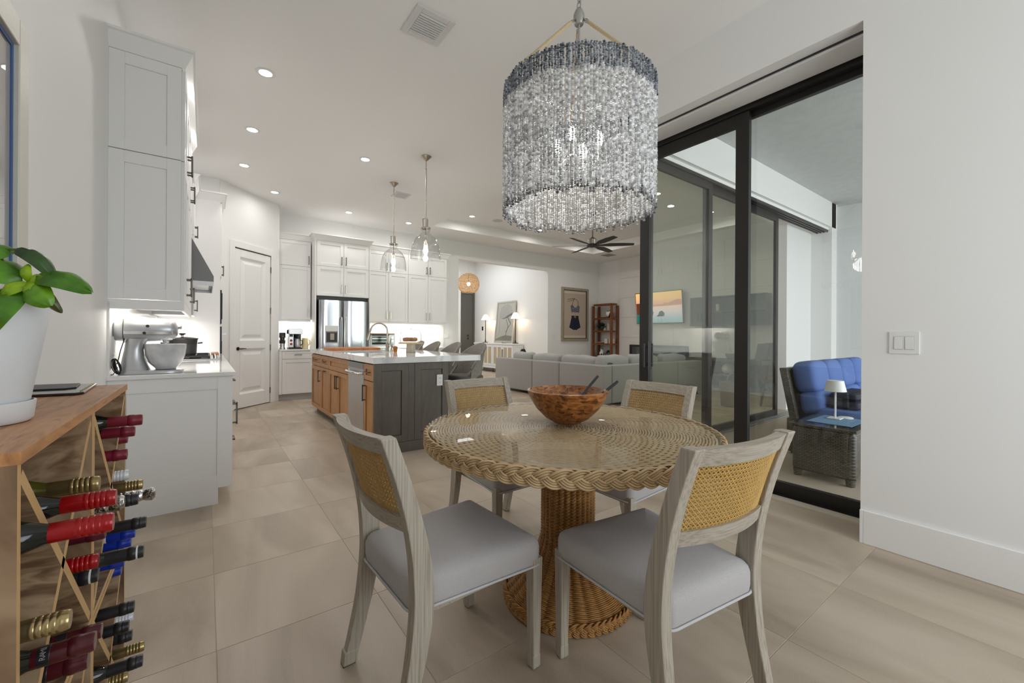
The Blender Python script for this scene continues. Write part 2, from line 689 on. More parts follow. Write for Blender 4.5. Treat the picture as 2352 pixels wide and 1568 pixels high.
# far wall with the opening to the foyer
OX0, OX1, OZ = 5.025, 7.957, 3.09
wf = MB().box(1.0, FY, 0, OX0, FY + .16, CZ).box(OX1, FY, 0, 10.3, FY + .16, CZ).box(OX0, FY, OZ, OX1, FY + .16, CZ)
wall_far = struct(wf.build('wall_far', PAINT))
struct(MB().box(4.53, FY - .016, 0, OX0, FY, .17).box(OX1, FY - .016, 0, 10.1, FY, .17).build('baseboard_far', TRIM, bevel=.003))
wall_tv = struct(MB().box(XT, 2.8, 0, XT + .15, 9.3, CZ).build('wall_tv', PAINT))
# large-format tiles on the fireplace part of that wall: pieces
WT = mat('pale_wall_tile', (0.78, 0.76, 0.73), 0.45, rand=0.02)
for i in range(6):
    for j in range(6):
        y1 = 8.2 - i * .9 + (0 if j % 2 else .0)
        y0 = y1 - .9
        if y0 < 2.85:
            y0 = 2.85
        if y1 - y0 < .1:
            continue
        MB().box(XT - .05, y0 + .002, j * .587 + .002, XT, y1 - .002, min((j + 1) * .587 - .002, CZ)).build('wall_tile', WT, wall_tv)
# nook right wall, header over the slider, living-room slider wall
XO = 3.62            # outside face of the nook wall
wr = MB().box(XR, -2.1, 0, XO, .755, CZ).box(XR, .755, 3.072, XO, 2.95, CZ)
wall_right = struct(wr.build('wall_right', PAINT))
struct(MB().box(XR - .016, -2.0, 0, XR, .74, .193).box(XR - .016, .74, 0, 3.47, .756, .193).build('baseboard_right', TRIM, bevel=.003))
LZ = 3.0             # living slider head
ws = MB().box(XO, YS, 3.09, 10.25, YS + .4, CZ).box(8.80, YS, 0, 10.25, YS + .4, 3.09).box(7.75, YS + .26, 0, 8.80, YS + .4, 3.09)
wall_south = struct(ws.build('wall_south', PAINT))
MB().box(XO, YS - .05, 3.13, 9.0, YS, 3.56).box(8.8, YS - .05, 0, 9.05, YS, 3.56).build('outer_fascia', PAINT, wall_south)
wall_back = struct(MB().box(-.65, -2.1, 0, .9, -1.95, CZ).box(3.0, -2.1, 0, 3.6, -1.95, CZ).box(.9, -2.1, 0, 3.0, -1.95, .4).box(.9, -2.1, 2.8, 3.0, -1.95, CZ).build('wall_back', PAINT))
win = struct(MB().box(.9, -2.06, .4, .96, -2.0, 2.8).box(2.94, -2.06, .4, 3.0, -2.0, 2.8).box(.96, -2.06, .4, 2.94, -2.0, .46).box(.96, -2.06, 2.74, 2.94, -2.0, 2.8).box(1.92, -2.06, .46, 1.98, -2.0, 2.74).build('added_window_1', TRIM))  # unseen window added behind the camera to go with the fill lamp
MB().box(.96, -2.035, .46, 1.92, -2.028, 2.74).build('pane', glass('window_pane', (.96, .97, .97), .04), win)
MB().box(1.98, -2.035, .46, 2.94, -2.028, 2.74).build('pane', bpy.data.materials['window_pane'], win)

# foyer beyond the opening
FX = 8.0
wfo = MB().box(FX, FY + .16, 0, FX + .15, 13.4, 3.9).box(4.05, FY + .16, 0, 4.2, 13.4, 3.9)
struct(wfo.build('wall_foyer_side', PAINT))
wfe = MB().box(4.05, 13.2, 0, 7.40, 13.35, 3.9).box(7.40, 13.2, 2.80, 8.15, 13.35, 3.9)
struct(wfe.build('wall_foyer_end', PAINT))
struct(MB().box(4.0, FY + .16, 3.9, 8.2, 13.4, 4.0).build('ceiling_foyer', CEIL))
fd = struct(thing('foyer_door', 'dark grey-green door at the end of the foyer', 'door', (7.7, 13.25, 0)))
fd.name = 'door_2'
MW['door_2'] = MW.pop('foyer_door')
DG = mat('dark_door_paint', (0.105, 0.10, 0.088), 0.45)
q = MB().box(7.40, 13.235, 0, 8.0, 13.28, 2.80)
q.build('leaf', DG, fd)
MB().box(7.40, 13.21, 0, 7.47, 13.235, 2.8).box(7.93, 13.21, 0, 8.0, 13.235, 2.8).box(7.47, 13.21, 2.7, 7.93, 13.235, 2.8).build('door_casing', DG, fd, bevel=.004)
MB().box(7.70, 13.225, 1.05, 7.76, 13.235, 1.12).box(7.70, 13.225, 1.16, 7.76, 13.235, 1.23).build('lock_plate', BLACK, fd)
area('foyer_fill_light', (6.2, 11.2, 3.85), 2.0, 42, (0, 0, 0), DAY, 2.0)  # unseen area lamp added to brighten the foyer

# ------------------------------------------------------------------ lanai outside
PAVG = mat('paver_joint', srgb(120, 116, 108), .9)
lan = struct(MB().box(3.5, -3.5, -.14, 9.4, YS + .02, -.03).build('floor_lanai', PAVG))
PAV = mat('stone_paver', srgb(176, 172, 162), .7, var=(5, .12), bump=(60, .3), rand=.1, coord='World')
cache = None
for i in range(14):
    for j in range(10):
        x0 = 3.63 + i * .40
        y0 = -1.35 + j * .4 + (.2 if i % 2 else 0)
        if x0 > 8.6 or y0 > 2.5:
            continue
        y1 = min(y0 + .394, 2.56)
        MB().loft([[(x0, y0, -.05), (x0 + .394, y0, -.05), (x0 + .394, y1, -.05), (x0, y1, -.05)], [(x0, y0, -.022), (x0 + .394, y0, -.022), (x0 + .394, y1, -.022), (x0, y1, -.022)],
                   [(x0 + .004, y0 + .004, -.018), (x0 + .39, y0 + .004, -.018), (x0 + .39, y1 - .004, -.018), (x0 + .004, y1 - .004, -.018)]]).build('paver', PAV, lan)
struct(MB().box(XO, -3.5, 3.56, 9.4, YS, 3.75).build('ceiling_lanai', mat('textured_stucco', (.56, .58, .585), .8, var=(9, .06), bump=(45, .9), coord='World')))
struct(MB().box(9.19, -3.5, -.1, 9.4, YS, 3.6).build('wall_lanai', mat('lanai_paint', (.74, .75, .75), .7)))
struct(MB().box(-40, -60, -.5, 60, -3.5, -.3).build('ground_lawn', mat('lawn', (.10, .16, .05), .9, var=(3, .3))))
# ================================================================== sliders
def slider_panel(root, a, b, z0, z1, horiz, pos, th, st, gm, name='panel'):
    """one framed glass leaf; runs along y (horiz=False, at x=pos) or along x (at y=pos)"""
    def bx(mb, p0, p1, q0, q1, t0=0.0, t1=None):
        t1 = th if t1 is None else t1
        if horiz:
            mb.box(p0, pos + t0, q0, p1, pos + t1, q1)
        else:
            mb.box(pos + t0, p0, q0, pos + t1, p1, q1)
    m = MB()
    bx(m, a, a + st, z0, z1)
    bx(m, b - st, b, z0, z1)
    bx(m, a + st, b - st, z0, z0 + .095)
    bx(m, a + st, b - st, z1 - .10, z1)
    f = m.build('leaf_frame', BRONZE, root, bevel=.003)
    m = MB()
    bx(m, a + st - .01, b - st + .01, z0 + .085, z1 - .09, th / 2 - .003, th / 2 + .003)
    m.build('glass_pane', gm, f)
    return f


ns = struct(thing('nook_slider', 'dark bronze framed glass slider beside the dining table', 'door', (3.53, 1.6, 0)))
ns.name = 'door_3'
MW['door_3'] = MW.pop('nook_slider')
slider_panel(ns, .74, 1.66, 0.0, 3.075, False, 3.545, .045, .055, GLASSN)
f2 = slider_panel(ns, 1.565, 2.60, 0.0, 3.02, False, 3.495, .045, .105, GLASSN)
for s_ in (-1, 1):
    m = MB()
    x = 3.495 - .045 if s_ < 0 else 3.54 + .045
    m.tube([(x, 2.515, .90), (x, 2.515, 1.13)], .011, 10)
    for z in (.93, 1.10):
        m.tube([(x, 2.515, z), (3.517, 2.515, z)], .009, 8)
    m.box(3.489 if s_ < 0 else 3.54, 2.495, .88, 3.495 if s_ < 0 else 3.546, 2.535, 1.15)
    m.build('pull_handle', BLACK, f2, smooth=40)
MB().box(3.48, .756, 3.02, 3.60, 2.6, 3.071).build('head_track', BRONZE, ns)
MB().box(3.47, .756, -.02, 3.61, 2.62, .004).build('sill_track', BRONZE, ns)
sv = tag(MB().box(3.235, .757, 3.052, 3.46, 2.9, 3.0715).build('shade_valance', TRIM, bevel=.006), 'white roller shade valance recessed over the dark glass slider', 'roller shade')
struct(MB().box(3.213, .757, 3.068, 3.233, 2.9, 3.0718).build('shadow_gap_strip', BLACK))  # black strip gives the gap beside the valance its shadow
struct(MB().box(3.38, .757, 0.0, 3.47, 2.6, .012).build('trim_3', mat('stone_threshold', srgb(196, 186, 170), .5)))

ls = struct(thing('living_slider', 'bronze framed tinted glass slider of the living room', 'door', (5.4, 2.65, 0)))
ls.name = 'door_4'
MW['door_4'] = MW.pop('living_slider')
FR2 = mat('bronze_frame_lit', (.055, .052, .045), .4, .2)
for (a, b_, y) in ((3.66, 4.93, 2.62), (4.86, 6.02, 2.67), (5.94, 7.06, 2.72)):
    slider_panel(ls, a, b_, 0.0, 3.07, True, y, .04, .085, GLASSL)
m = MB()
for k in range(4):
    m.box(3.62, 2.605 + k * .05, 3.055, 8.80, 2.625 + k * .05, 3.09)
m.build('head_track', BRONZE, ls)
m = MB()
for k in range(4):
    m.box(3.62, 2.605 + k * .05, -.02, 8.80, 2.63 + k * .05, .012)
m.build('sill_track', mat('anodised_track', (.42, .42, .41), .4, .6), ls)

# ================================================================== cabinetry
def front(name, parent, o, ux, n, w_, h, m, st=.057, th=.02, rec=.009, flat=False, bev=.0015, gr=0.0):
    """shaker door or drawer front: four frame members around a recessed field; o = lower left corner on the carcass face"""
    ux, n, o = V3(ux), V3(n), V3(o)
    z = V3((0, 0, 1))
    mb = MB()
    if flat:
        mb.obox(o, ux * w_, z * h, n * th)
    else:
        mb.obox(o, ux * st, z * h, n * th)
        mb.obox(o + ux * (w_ - st), ux * st, z * h, n * th)
        mb.obox(o + ux * st, ux * (w_ - 2 * st), z * st, n * th)
        mb.obox(o + ux * st + z * (h - st), ux * (w_ - 2 * st), z * st, n * th)
        mb.obox(o + ux * (st + gr) + z * (st + gr), ux * (w_ - 2 * st - 2 * gr), z * (h - 2 * st - 2 * gr), n * (th - rec))
    return mb.build(name, m, parent, bevel=bev, seg=1)


def pull(parent, c, ax, n, L=.14, r=.0055, off=.03, m=None):
    """square bar pull with two posts"""
    c, ax, n = V3(c), V3(ax).normalized(), V3(n)
    s_ = ax.cross(n)
    mb = MB()
    mb.obox(c - ax * (L / 2) - s_ * r + n * (off - r), ax * L, s_ * 2 * r, n * 2 * r)
    for k in (-1, 1):
        mb.obox(c + ax * (k * (L / 2 - .012) - r) - s_ * r, ax * 2 * r, s_ * 2 * r, n * off)
    return mb.build('handle', m or PEWTER, parent)


def crown(mb, pts, z0, z1, out):
    """crown moulding along a polyline of (x, y, nx, ny) points; mitred by the given outward directions"""
    prof = [(0, 0), (.012, .0), (.018, .02), (.6, .62), (.75, .8), (1.0, .86), (1.0, 1.0), (-.1, 1.0)]
    rings = []
    for (x, y, nx, ny) in pts:
        rings.append([(x + nx * out * a, y + ny * out * a, z0 + (z1 - z0) * b) for a, b in prof])
    mb.loft(rings, True, True)


YP = 3.59      # end panel of the left run
XF = -.142     # carcass front of the left upper cabinets
G = .003
# ---- left run: upper cabinets
ups = [(3.61, 4.42, 1.40, 2.37, 2.985, 'nearest the dining nook, over the stand mixer'), (4.42, 5.24, 1.40, 2.37, 2.985, 'just before the steel range hood'),
       (6.22, 6.91, 1.40, 2.37, 2.985, 'between the range hood and the tall oven cabinet')]
for k, (y0, y1, z0, z1, z2, where) in enumerate(ups):
    t = thing('upper_cabinet', 'white two-tier wall cabinet ' + where, 'cabinet', (XL, (y0 + y1) / 2, z0), group='left wall cabinets')
    MB().box(XL, y0, z0 + .02, XF, y1, z2 + .04).build('body', CAB, t)
    half = (y1 - y0) / 2
    for q in range(2):
        ya = y0 + q * half + G
        for (za, zb) in ((z0 + .02, z1 - G), (z1 + G, z2)):
            d = front('door', t, (XF, ya, za), (0, 1, 0), (1, 0, 0), half - 2 * G, zb - za, CAB)
            hy = ya + (half - .035 if q == 0 else .03)
            pull(d, (XF + .02, hy, za + .13 if za < 2 else za + .10), (0, 0, 1), (1, 0, 0))
    if k == 0:
        e1 = front('end_panel', t, (XL, YP + .02, 1.42), (1, 0, 0), (0, -1, 0), XF - XL, .985 - .04, CAB, st=.075)
        front('end_panel', t, (XL, YP + .02, 2.37), (1, 0, 0), (0, -1, 0), XF - XL, .62, CAB, st=.075)
        MB().box(XL, YP, 1.355, XF + .02, YP + .02, 1.418).box(XF, YP + .02, 1.355, XF + .02, 5.24, 1.418).build('light_rail', CAB, t, bevel=.003)
        # slim led fitting and the boards under the cabinet
        MB().box(-.40, 3.66, 1.395, -.26, 4.36, 1.419).build('led_strip', STRIP, t)
    mb = MB()
    if k == 0:
        crown(mb, [(XL, YP, 0, -1), (XF + .02, YP, 1, -1), (XF + .02, y1, 1, 0)], 2.992, 3.105, .055)
    else:
        crown(mb, [(XF + .02, y0, 1, 0), (XF + .02, y1, 1, 0)], 2.992, 3.105, .055)
    mb.build('crown', CAB, t)
area('under_cabinet_light', (-.30, 4.4, 1.385), .12, 2.6, (0, 0, 0), WARM, 1.5)
area('under_cabinet_light', (-.30, 6.55, 1.385), .12, 2.5, (0, 0, 0), WARM, .6)
# ---- range hood
hd = thing('range_hood', 'stainless sloping range hood on the left kitchen wall above the cooktop', 'range hood', (XL, 5.73, 1.70))
mb = MB()
mb.prism([(XL, 1.735), (.06, 1.735), (.06, 1.79), (XL + .30, 2.32), (XL, 2.32)], (0, 5.26, 0), (1, 0, 0), (0, 0, 1), (0, .95, 0))
mb.build('canopy', mat('hood_steel', (.17, .17, .17), .42, .5), hd, bevel=.002)
MB().box(XL, 5.262, 1.69, .058, 5.27, 1.735).box(XL, 6.20, 1.69, .058, 6.208, 1.735).box(.05, 5.27, 1.69, .058, 6.20, 1.735).build('lip', STEEL, hd)
MB().box(XL + .02, 5.30, 1.72, .02, 6.17, 1.735).build('baffle_filter', STEEL, hd)
MB().box(XL, 5.5, 2.32, XL + .30, 5.96, CZ).build('chimney', CAB, hd)
# ---- left run: base cabinets
for k, (y0, y1, where) in enumerate(((YP + .02, 4.42, 'nearest the dining nook with a plain panelled end'), (4.42, 5.26, 'beside the cooktop cabinet'), (6.22, 6.91, 'against the tall oven cabinet'))):
    t = thing('base_cabinet', 'white base cabinet of the left run ' + where, 'cabinet', (XL, (y0 + y1) / 2, 0), group='left base cabinets')
    MB().box(XL, y0, .114, .134, y1, .90).build('body', CAB, t)
    MB().box(XL, y0 - (.02 if k == 0 else 0), 0, .073, y1, .114).build('toe_kick', CAB, t)
    zz = .118
    for h in (.30, .29, .175):
        d = front('drawer', t, (.134, y0 + G, zz), (0, 1, 0), (1, 0, 0), y1 - y0 - 2 * G, h - G, CAB)
        pull(d, (.154, (y0 + y1) / 2 if h > .2 else (y0 + y1) / 2, zz + h - .05), (0, 1, 0), (1, 0, 0))
        zz += h
    if k == 0:
        front('end_panel', t, (XL, YP + .02, .114), (1, 0, 0), (0, -1, 0), .655, .786, CAB, st=.09)
        pull(t, (.154, 3.66, .62), (0, 0, 1), (1, 0, 0), L=.16)
t = thing('base_cabinet', 'white drawer base cabinet under the gas cooktop', 'cabinet', (XL, 5.74, 0), group='left base cabinets')
MB().box(XL, 5.26, .114, .134, 6.22, .90).build('body', CAB, t)
MB().box(XL, 5.26, 0, .073, 6.22, .114).build('toe_kick', CAB, t)
for z, h in ((.118, .38), (.50, .39)):
    d = front('drawer', t, (.134, 5.263, z), (0, 1, 0), (1, 0, 0), .954, h - G, CAB)
    pull(d, (.154, 5.74, z + h - .05), (0, 1, 0), (1, 0, 0), L=.25)
tag(MB().box(XL, YP - .02, .902, .174, 6.915, .930).build('worktop', QUARTZ, bevel=.003), 'glossy white quartz worktop of the left kitchen run', 'worktop')
struct(MB().box(XL, YP, .93, XL + .012, 6.915, 1.40).build('trim_4', mat('backsplash_quartz', (.84, .835, .82), .12)))
MB().box(XL + .012, 3.70, 1.06, XL + .018, 3.775, 1.18).build('outlet_plate', WHITEP, bpy.data.objects['trim_4'])
# ---- gas cooktop
ck = thing('gas_cooktop', 'gas cooktop with black cast-iron grates on the left worktop', 'cooktop', (-.18, 5.74, .931))
MB().box(-.46, 5.30, .9305, .12, 6.18, .942).build('steel_tray', STEEL, ck, bevel=.003)
for i in range(3):
    y0 = 5.325 + i * .285
    mb = MB()
    for (x0, x1, ya, yb) in ((-.44, -.425, y0, y0 + .27), (.02, .035, y0, y0 + .27), (-.425, .02, y0, y0 + .015), (-.425, .02, y0 + .255, y0 + .27)):
        mb.box(x0, ya, .958, x1, yb, .972)
    for x in (-.33, -.21, -.09):
        mb.box(x, y0 + .015, .962, x + .012, y0 + .255, .976)
    for y in (.07, .135, .2):
        mb.box(-.425, y0 + y, .962, .02, y0 + y + .012, .976)
    for (x, y) in ((-.44, 0), (.02, 0), (-.44, .255), (.02, .255)):
        mb.box(x, y0 + y, .942, x + .015, y0 + y + .015, .958)
    mb.build('grate', IRON, ck)
    for x in (-.32, -.09):
        MB().lathe([(0, .942), (.05, .942), (.05, .952), (.032, .953), (.032, .958), (0, .958)], 20, (x, y0 + .135, 0)).build('burner', IRON, ck, smooth=40)
for i in range(5):
    MB().lathe([(0, .942), (.018, .942), (.016, .966), (0, .966)], 14, (.08, 5.42 + i * .16, 0)).build('knob', STEEL, ck, smooth=40)
tag(MB().box(.05, 6.32, .9305, .13, 6.74, .962).build('knife_block_board', wood('board_wood', [srgb(120, 72, 36), srgb(168, 108, 58), srgb(188, 130, 76)], (8, 1, 8)), bevel=.006), 'small brown wooden board lying beyond the cooktop', 'board').name = 'wooden_board'
pot = thing('stock_pot', 'black lidded pot on the cooktop behind the stand mixer', 'pot', (-.20, 5.50, .977))
mb = MB()
mb.lathe([(0, 0), (.105, 0), (.115, .01), (.128, .16), (.132, .165), (.126, .168), (.12, .02), (0, .012)], 40, (-.20, 5.50, .9775))
mb.build('body', mat('dark_enamel', (.05, .05, .053), .35), pot, smooth=40)
MB().lathe([(.135, .165), (.136, .172), (.10, .182), (.03, .19), (0, .191)], 40, (-.20, 5.50, .9785)).build('lid', mat('smoked_lid', (.12, .11, .10), .2, .7), pot, smooth=50)
MB().lathe([(.012, 1.168), (.010, 1.182), (.03, 1.196), (.032, 1.203), (.02, 1.206), (0, 1.203)], 20, (-.20, 5.50, 0)).build('knob', NICKEL, pot, smooth=50)
for k in (-1, 1):
    MB().tube([(-.20 + k * .128, 5.46, 1.10), (-.20 + k * .165, 5.46, 1.105), (-.20 + k * .165, 5.54, 1.105), (-.20 + k * .128, 5.54, 1.10)], .007, 8).build('loop_handle', bpy.data.materials['dark_enamel'], pot, smooth=60)
# ---- tall oven cabinet
YO = 6.915
t = thing('oven_cabinet', 'tall white cabinet holding the wall oven at the end of the left run', 'cabinet', (-.17, 7.25, 0))
MB().box(XL, YO, .0, .145, 7.62, 2.99).build('body', CAB, t)
MB().box(XL, YO - .018, .93, .15, YO, 2.99).build('end_panel', CAB, t)
mb = MB()
crown(mb, [(XL, YO - .018, 0, -1), (.165, YO - .018, 1, -1), (.165, 7.62, 1, 0)], 2.985, 3.10, .055)
mb.build('crown', CAB, t)
for (z0, z1, q) in ((.12, .60, 1), (1.98, 2.97, 2)):
    for k in range(q):
        wq = .70 / q
        d = front('door', t, (.145, YO + .003 + k * wq, z0), (0, 1, 0), (1, 0, 0), wq - G, z1 - z0, CAB)
        pull(d, (.165, YO + (.06 if q == 1 else wq - .04 + k * .08), z1 - .12 if q == 1 else z0 + .12), (0, 0, 1), (1, 0, 0))
ov = thing('wall_oven', 'black glass and steel wall oven seen edge-on in the tall cabinet', 'oven', (.16, 7.25, .63))
MB().box(.146, YO + .03, .63, .172, 7.58, 1.30).build('oven_door', BLACK, ov, bevel=.002)
MB().box(.172, YO + .08, .70, .176, 7.53, 1.10).build('oven_glass', mat('oven_glass', (.01, .01, .01), .05), ov)
MB().tube([(.215, YO + .06, 1.20), (.215, 7.55, 1.20)], .011, 10).box(.17, YO + .07, 1.19, .215, YO + .09, 1.21).box(.17, 7.52, 1.19, .215, 7.54, 1.21).build('oven_handle', STEEL, ov)
mv = thing('microwave', 'built-in black microwave above the wall oven in the tall cabinet', 'microwave', (.16, 7.25, 1.34))
MB().box(.146, YO + .03, 1.34, .170, 7.58, 1.80).build('body', BLACK, mv, bevel=.002)
MB().box(.170, YO + .05, 1.40, .178, 7.42, 1.76).build('door', mat('microwave_glass', (.012, .012, .012), .06), mv)
MB().box(.170, 7.43, 1.40, .176, 7.56, 1.76).build('control_panel', BLACK, mv)
# ---- stand mixer
mx = thing('stand_mixer', 'silver tilt-head stand mixer with a marbled glass bowl near the left wall', 'mixer', (-.29, 3.74, .931))
SIL = mat('silver_enamel', (.50, .51, .53), .3, .6)
yc = 3.74
zb = .931
mb = MB()
rings = []
for (z, x0, x1, hw) in ((0, -.465, -.125, .105), (.012, -.467, -.123, .107), (.022, -.462, -.128, .100)):
    rings.append([(x0 + (x1 - x0) * (.5 + .5 * math.copysign(abs(math.cos(a)) ** .5, math.cos(a))), yc + hw * math.copysign(abs(math.sin(a)) ** .6, math.sin(a)), zb + z) for a in [2 * PI * k / 28 for k in range(28)]])
mb.loft(rings)
mb.build('base', SIL, mx, smooth=50)
mb = MB()
rings = []
for (z, x0, x1, hw) in ((.015, -.462, -.30, .085), (.05, -.456, -.315, .070), (.10, -.448, -.335, .058), (.16, -.438, -.340, .052), (.21, -.432, -.325, .052), (.235, -.43, -.30, .055)):
    rings.append([(x0 + (x1 - x0) * (.5 + .5 * math.copysign(abs(math.cos(a)) ** .7, math.cos(a))), yc + hw * math.copysign(abs(math.sin(a)) ** .8, math.sin(a)), zb + z) for a in [2 * PI * k / 24 for k in range(24)]])
mb.loft(rings)
mb.build('column', SIL, mx, smooth=60)
mb = MB()
rings = []
for (x, hz, hy, zc_) in ((-.497, .014, .014, .285), (-.493, .045, .038, .285), (-.478, .066, .058, .287), (-.44, .078, .068, .290), (-.36, .080, .070, .292), (-.27, .077, .068, .295), (-.205, .070, .064, .295), (-.172, .056, .054, .292), (-.160, .030, .030, .290)):
    rings.append([(x, yc + hy * math.cos(a), zb + zc_ + hz * math.sin(a)) for a in [2 * PI * k / 24 for k in range(24)]])
mb.loft(rings)
hd_ = mb.build('motor_head', SIL, mx, smooth=60)
mb = MB()
mb.tube([(-.437, yc + .0685 * math.cos(a), zb + .290 + .0815 * math.sin(a)) for a in [2 * PI * k / 24 for k in range(24)]], .0022, 5, closed=True)
mb.build('seam_band', BLACK, hd_)
MB().box(-.435, yc - .070, zb + .262, -.185, yc - .055, zb + .285).build('chrome_band', CHROME, hd_, bevel=.003)
MB().cyl((-.33, yc - .066, zb + .272), (-.33, yc - .082, zb + .272), .011, .008).build('speed_knob', BLACK, hd_, smooth=40)
MB().cyl((-.315, yc - .064, zb + .318), (-.315, yc - .071, zb + .318), .009).build('hinge_screw', BLACK, hd_)
MB().lathe([(0, 0), (.014, 0), (.016, .012), (.014, .03), (0, .031)], 20, (-.168, yc, zb + .312), (1, 0, 0)).build('attachment_hub', CHROME, hd_, smooth=40)
MB().lathe([(0, .262), (.047, .262), (.045, .24), (.035, .225), (.02, .222), (.018, .205), (0, .2)], 24, (-.225, yc, zb)).build('beater_shaft', CHROME, mx, smooth=40)
mb = MB()
mb.lathe([(.0, .028), (.055, .028), (.058, .034), (.09, .07), (.107, .12), (.113, .17), (.114, .197), (.111, .197), (.108, .17), (.085, .075), (0, .04)], 40, (-.225, yc, zb))
mb.build('bowl', mat('marbled_glass', (.60, .61, .63), .12, 0, var=(12, .22, 6), bump=(14, .1)), mx, smooth=40)
MB().lathe([(0, .02), (.05, .02), (.06, .026), (.052, .030), (0, .030)], 28, (-.225, yc, zb)).build('bowl_clamp', CHROME, mx, smooth=40)
cb = tag(MB().tube([(-.43, yc - .045, zb + .235), (-.445, yc - .075, zb + .16), (-.455, yc - .095, zb + .09), (-.46, yc - .10, zb + .07)], .0028, 6).build('power_cord', BLACK), 'black coiled power cord hanging behind the silver stand mixer', 'cord')
mb = MB()
for k in range(6):
    a = k * .9
    c0 = V3((-.455 - .002 * k, yc - .10 + .004 * k, zb + .055))
    ux_, uy_ = V3((.35 + .05 * k, .25 * math.cos(a), .3)).normalized(), V3((-.25, .3 * math.sin(a), 1)).normalized()
    mb.tube([c0 + ux_ * (.007 + .003 * k) * math.cos(t) + uy_ * (.046 + .004 * (k % 3)) * math.sin(t) for t in [2 * PI * q / 18 for q in range(18)]], .0026, 5, closed=True)
mb.tube([(-.455, yc - .10, zb + .05), (-.467, yc - .115, zb + .02), (-.475, yc - .12, zb + .005), (-.485, yc - .11, zb + .004)], .0028, 6)
mb.build('coil', BLACK, cb)
# ---- fridge wall: tall-run carcasses
def wall_unit(label, x0, x1, yf, z0, zs, z2, cols, group, cz, rail=True, hand='pair'):
    t = thing('upper_cabinet', label, 'cabinet', ((x0 + x1) / 2, FY, z0), group=group)
    MB().box(x0, yf + .02, z0, x1, FY - .005, z2 + .05).build('body', CAB, t)
    wq = (x1 - x0) / cols
    for q in range(cols):
        for (za, zb_) in ((z0 + .004, zs - G), (zs + G, z2)):
            d = front('door', t, (x0 + q * wq + G, yf + .02, za), (1, 0, 0), (0, -1, 0), wq - 2 * G, zb_ - za, CAB, st=.062)
            right = (q % 2 == 0)
            hx = x0 + q * wq + (wq - .04 if right else .04)
            pull(d, (hx, yf, za + .14 if za < 2.2 else za + .12), (0, 0, 1), (0, -1, 0), L=.16, m=NICKEL if za < 2.2 else PEWTER)
    mb = MB()
    crown(mb, cz, z2 + .005, z2 + .12, .06)
    mb.build('crown', CAB, t)
    if rail:
        MB().box(x0, yf, z0 - .035, x1, yf + .02, z0).build('light_rail', CAB, t)
    return t


wall_unit('single-width white wall cabinet over the coffee maker beside the pantry door', 1.06, 1.615, 8.73, 1.475, 2.49, 2.965, 1, 'fridge wall cabinets', [(1.04, 8.73, 0, -1), (1.63, 8.73, 0, -1)])
t = wall_unit('deep white four-door cabinet above the steel refrigerator', 1.655, 2.625, 8.42, 1.93, 2.49, 2.965, 2, 'fridge wall cabinets', [(1.628, 8.72, -1, 0), (1.628, 8.42, -1, -1), (2.648, 8.42, 1, -1), (2.648, 8.72, 1, 0)], False)
tag(MB().box(1.63, 8.42, 0, 1.652, FY - .005, 2.968).build('fridge_end_panel', CAB), 'tall white end panel left of the refrigerator', 'panel')
tag(MB().box(2.628, 8.42, 0, 2.65, FY - .005, 2.968).build('fridge_end_panel', CAB), 'tall white end panel right of the refrigerator', 'panel')
wall_unit('white wall cabinet right of the refrigerator over the toaster oven', 2.70, 3.575, 8.73, 1.475, 2.53, 2.965, 2, 'fridge wall cabinets', [(2.66, 8.73, 0, -1), (3.575, 8.73, 0, -1)])
wall_unit('rightmost white wall cabinet of the fridge wall by the foyer opening', 3.58, 4.52, 8.73, 1.475, 2.53, 2.965, 2, 'fridge wall cabinets', [(3.58, 8.73, 0, -1), (4.53, 8.73, 1, -1), (4.53, FY - .01, 1, 0)])
for (x0, x1) in ((1.10, 1.60), (2.75, 4.45)):
    tag(MB().box(x0, 8.86, 1.455, x1, 8.90, 1.4735).build('led_bar', STRIP), 'slim led bar under the wall cabinet over the ' + ('coffee maker' if x0 < 2 else 'toaster oven'), 'light')
    area('under_cabinet_light', ((x0 + x1) / 2, 8.9, 1.44), x1 - x0, 3 * (x1 - x0), (0, 0, 0), WARM, .06)
t = thing('base_cabinet', 'white base cabinet with one drawer under the coffee maker', 'cabinet', (1.33, 8.8, 0))
MB().box(1.057, 8.49, .115, 1.626, FY - .005, .897).build('body', CAB, t)
MB().box(1.057, 8.55, 0, 1.626, 8.8, .115).build('toe_kick', mat('grey_toe_kick', (.5, .51, .52), .4), t)
MB().box(1.057, 8.47, .115, 1.10, 8.49, .897).build('filler', CAB, t)
d = front('drawer', t, (1.104, 8.49, .752), (1, 0, 0), (0, -1, 0), .517, .14, CAB, st=.04)
pull(d, (1.36, 8.47, .825), (1, 0, 0), (0, -1, 0), L=.12)
front('door', t, (1.104, 8.49, .12), (1, 0, 0), (0, -1, 0), .517, .625, CAB, st=.062)
tag(MB().box(1.057, 8.45, .898, 1.628, FY - .005, .928).build('worktop', QUARTZ, bevel=.003), 'short white worktop under the coffee maker', 'worktop')
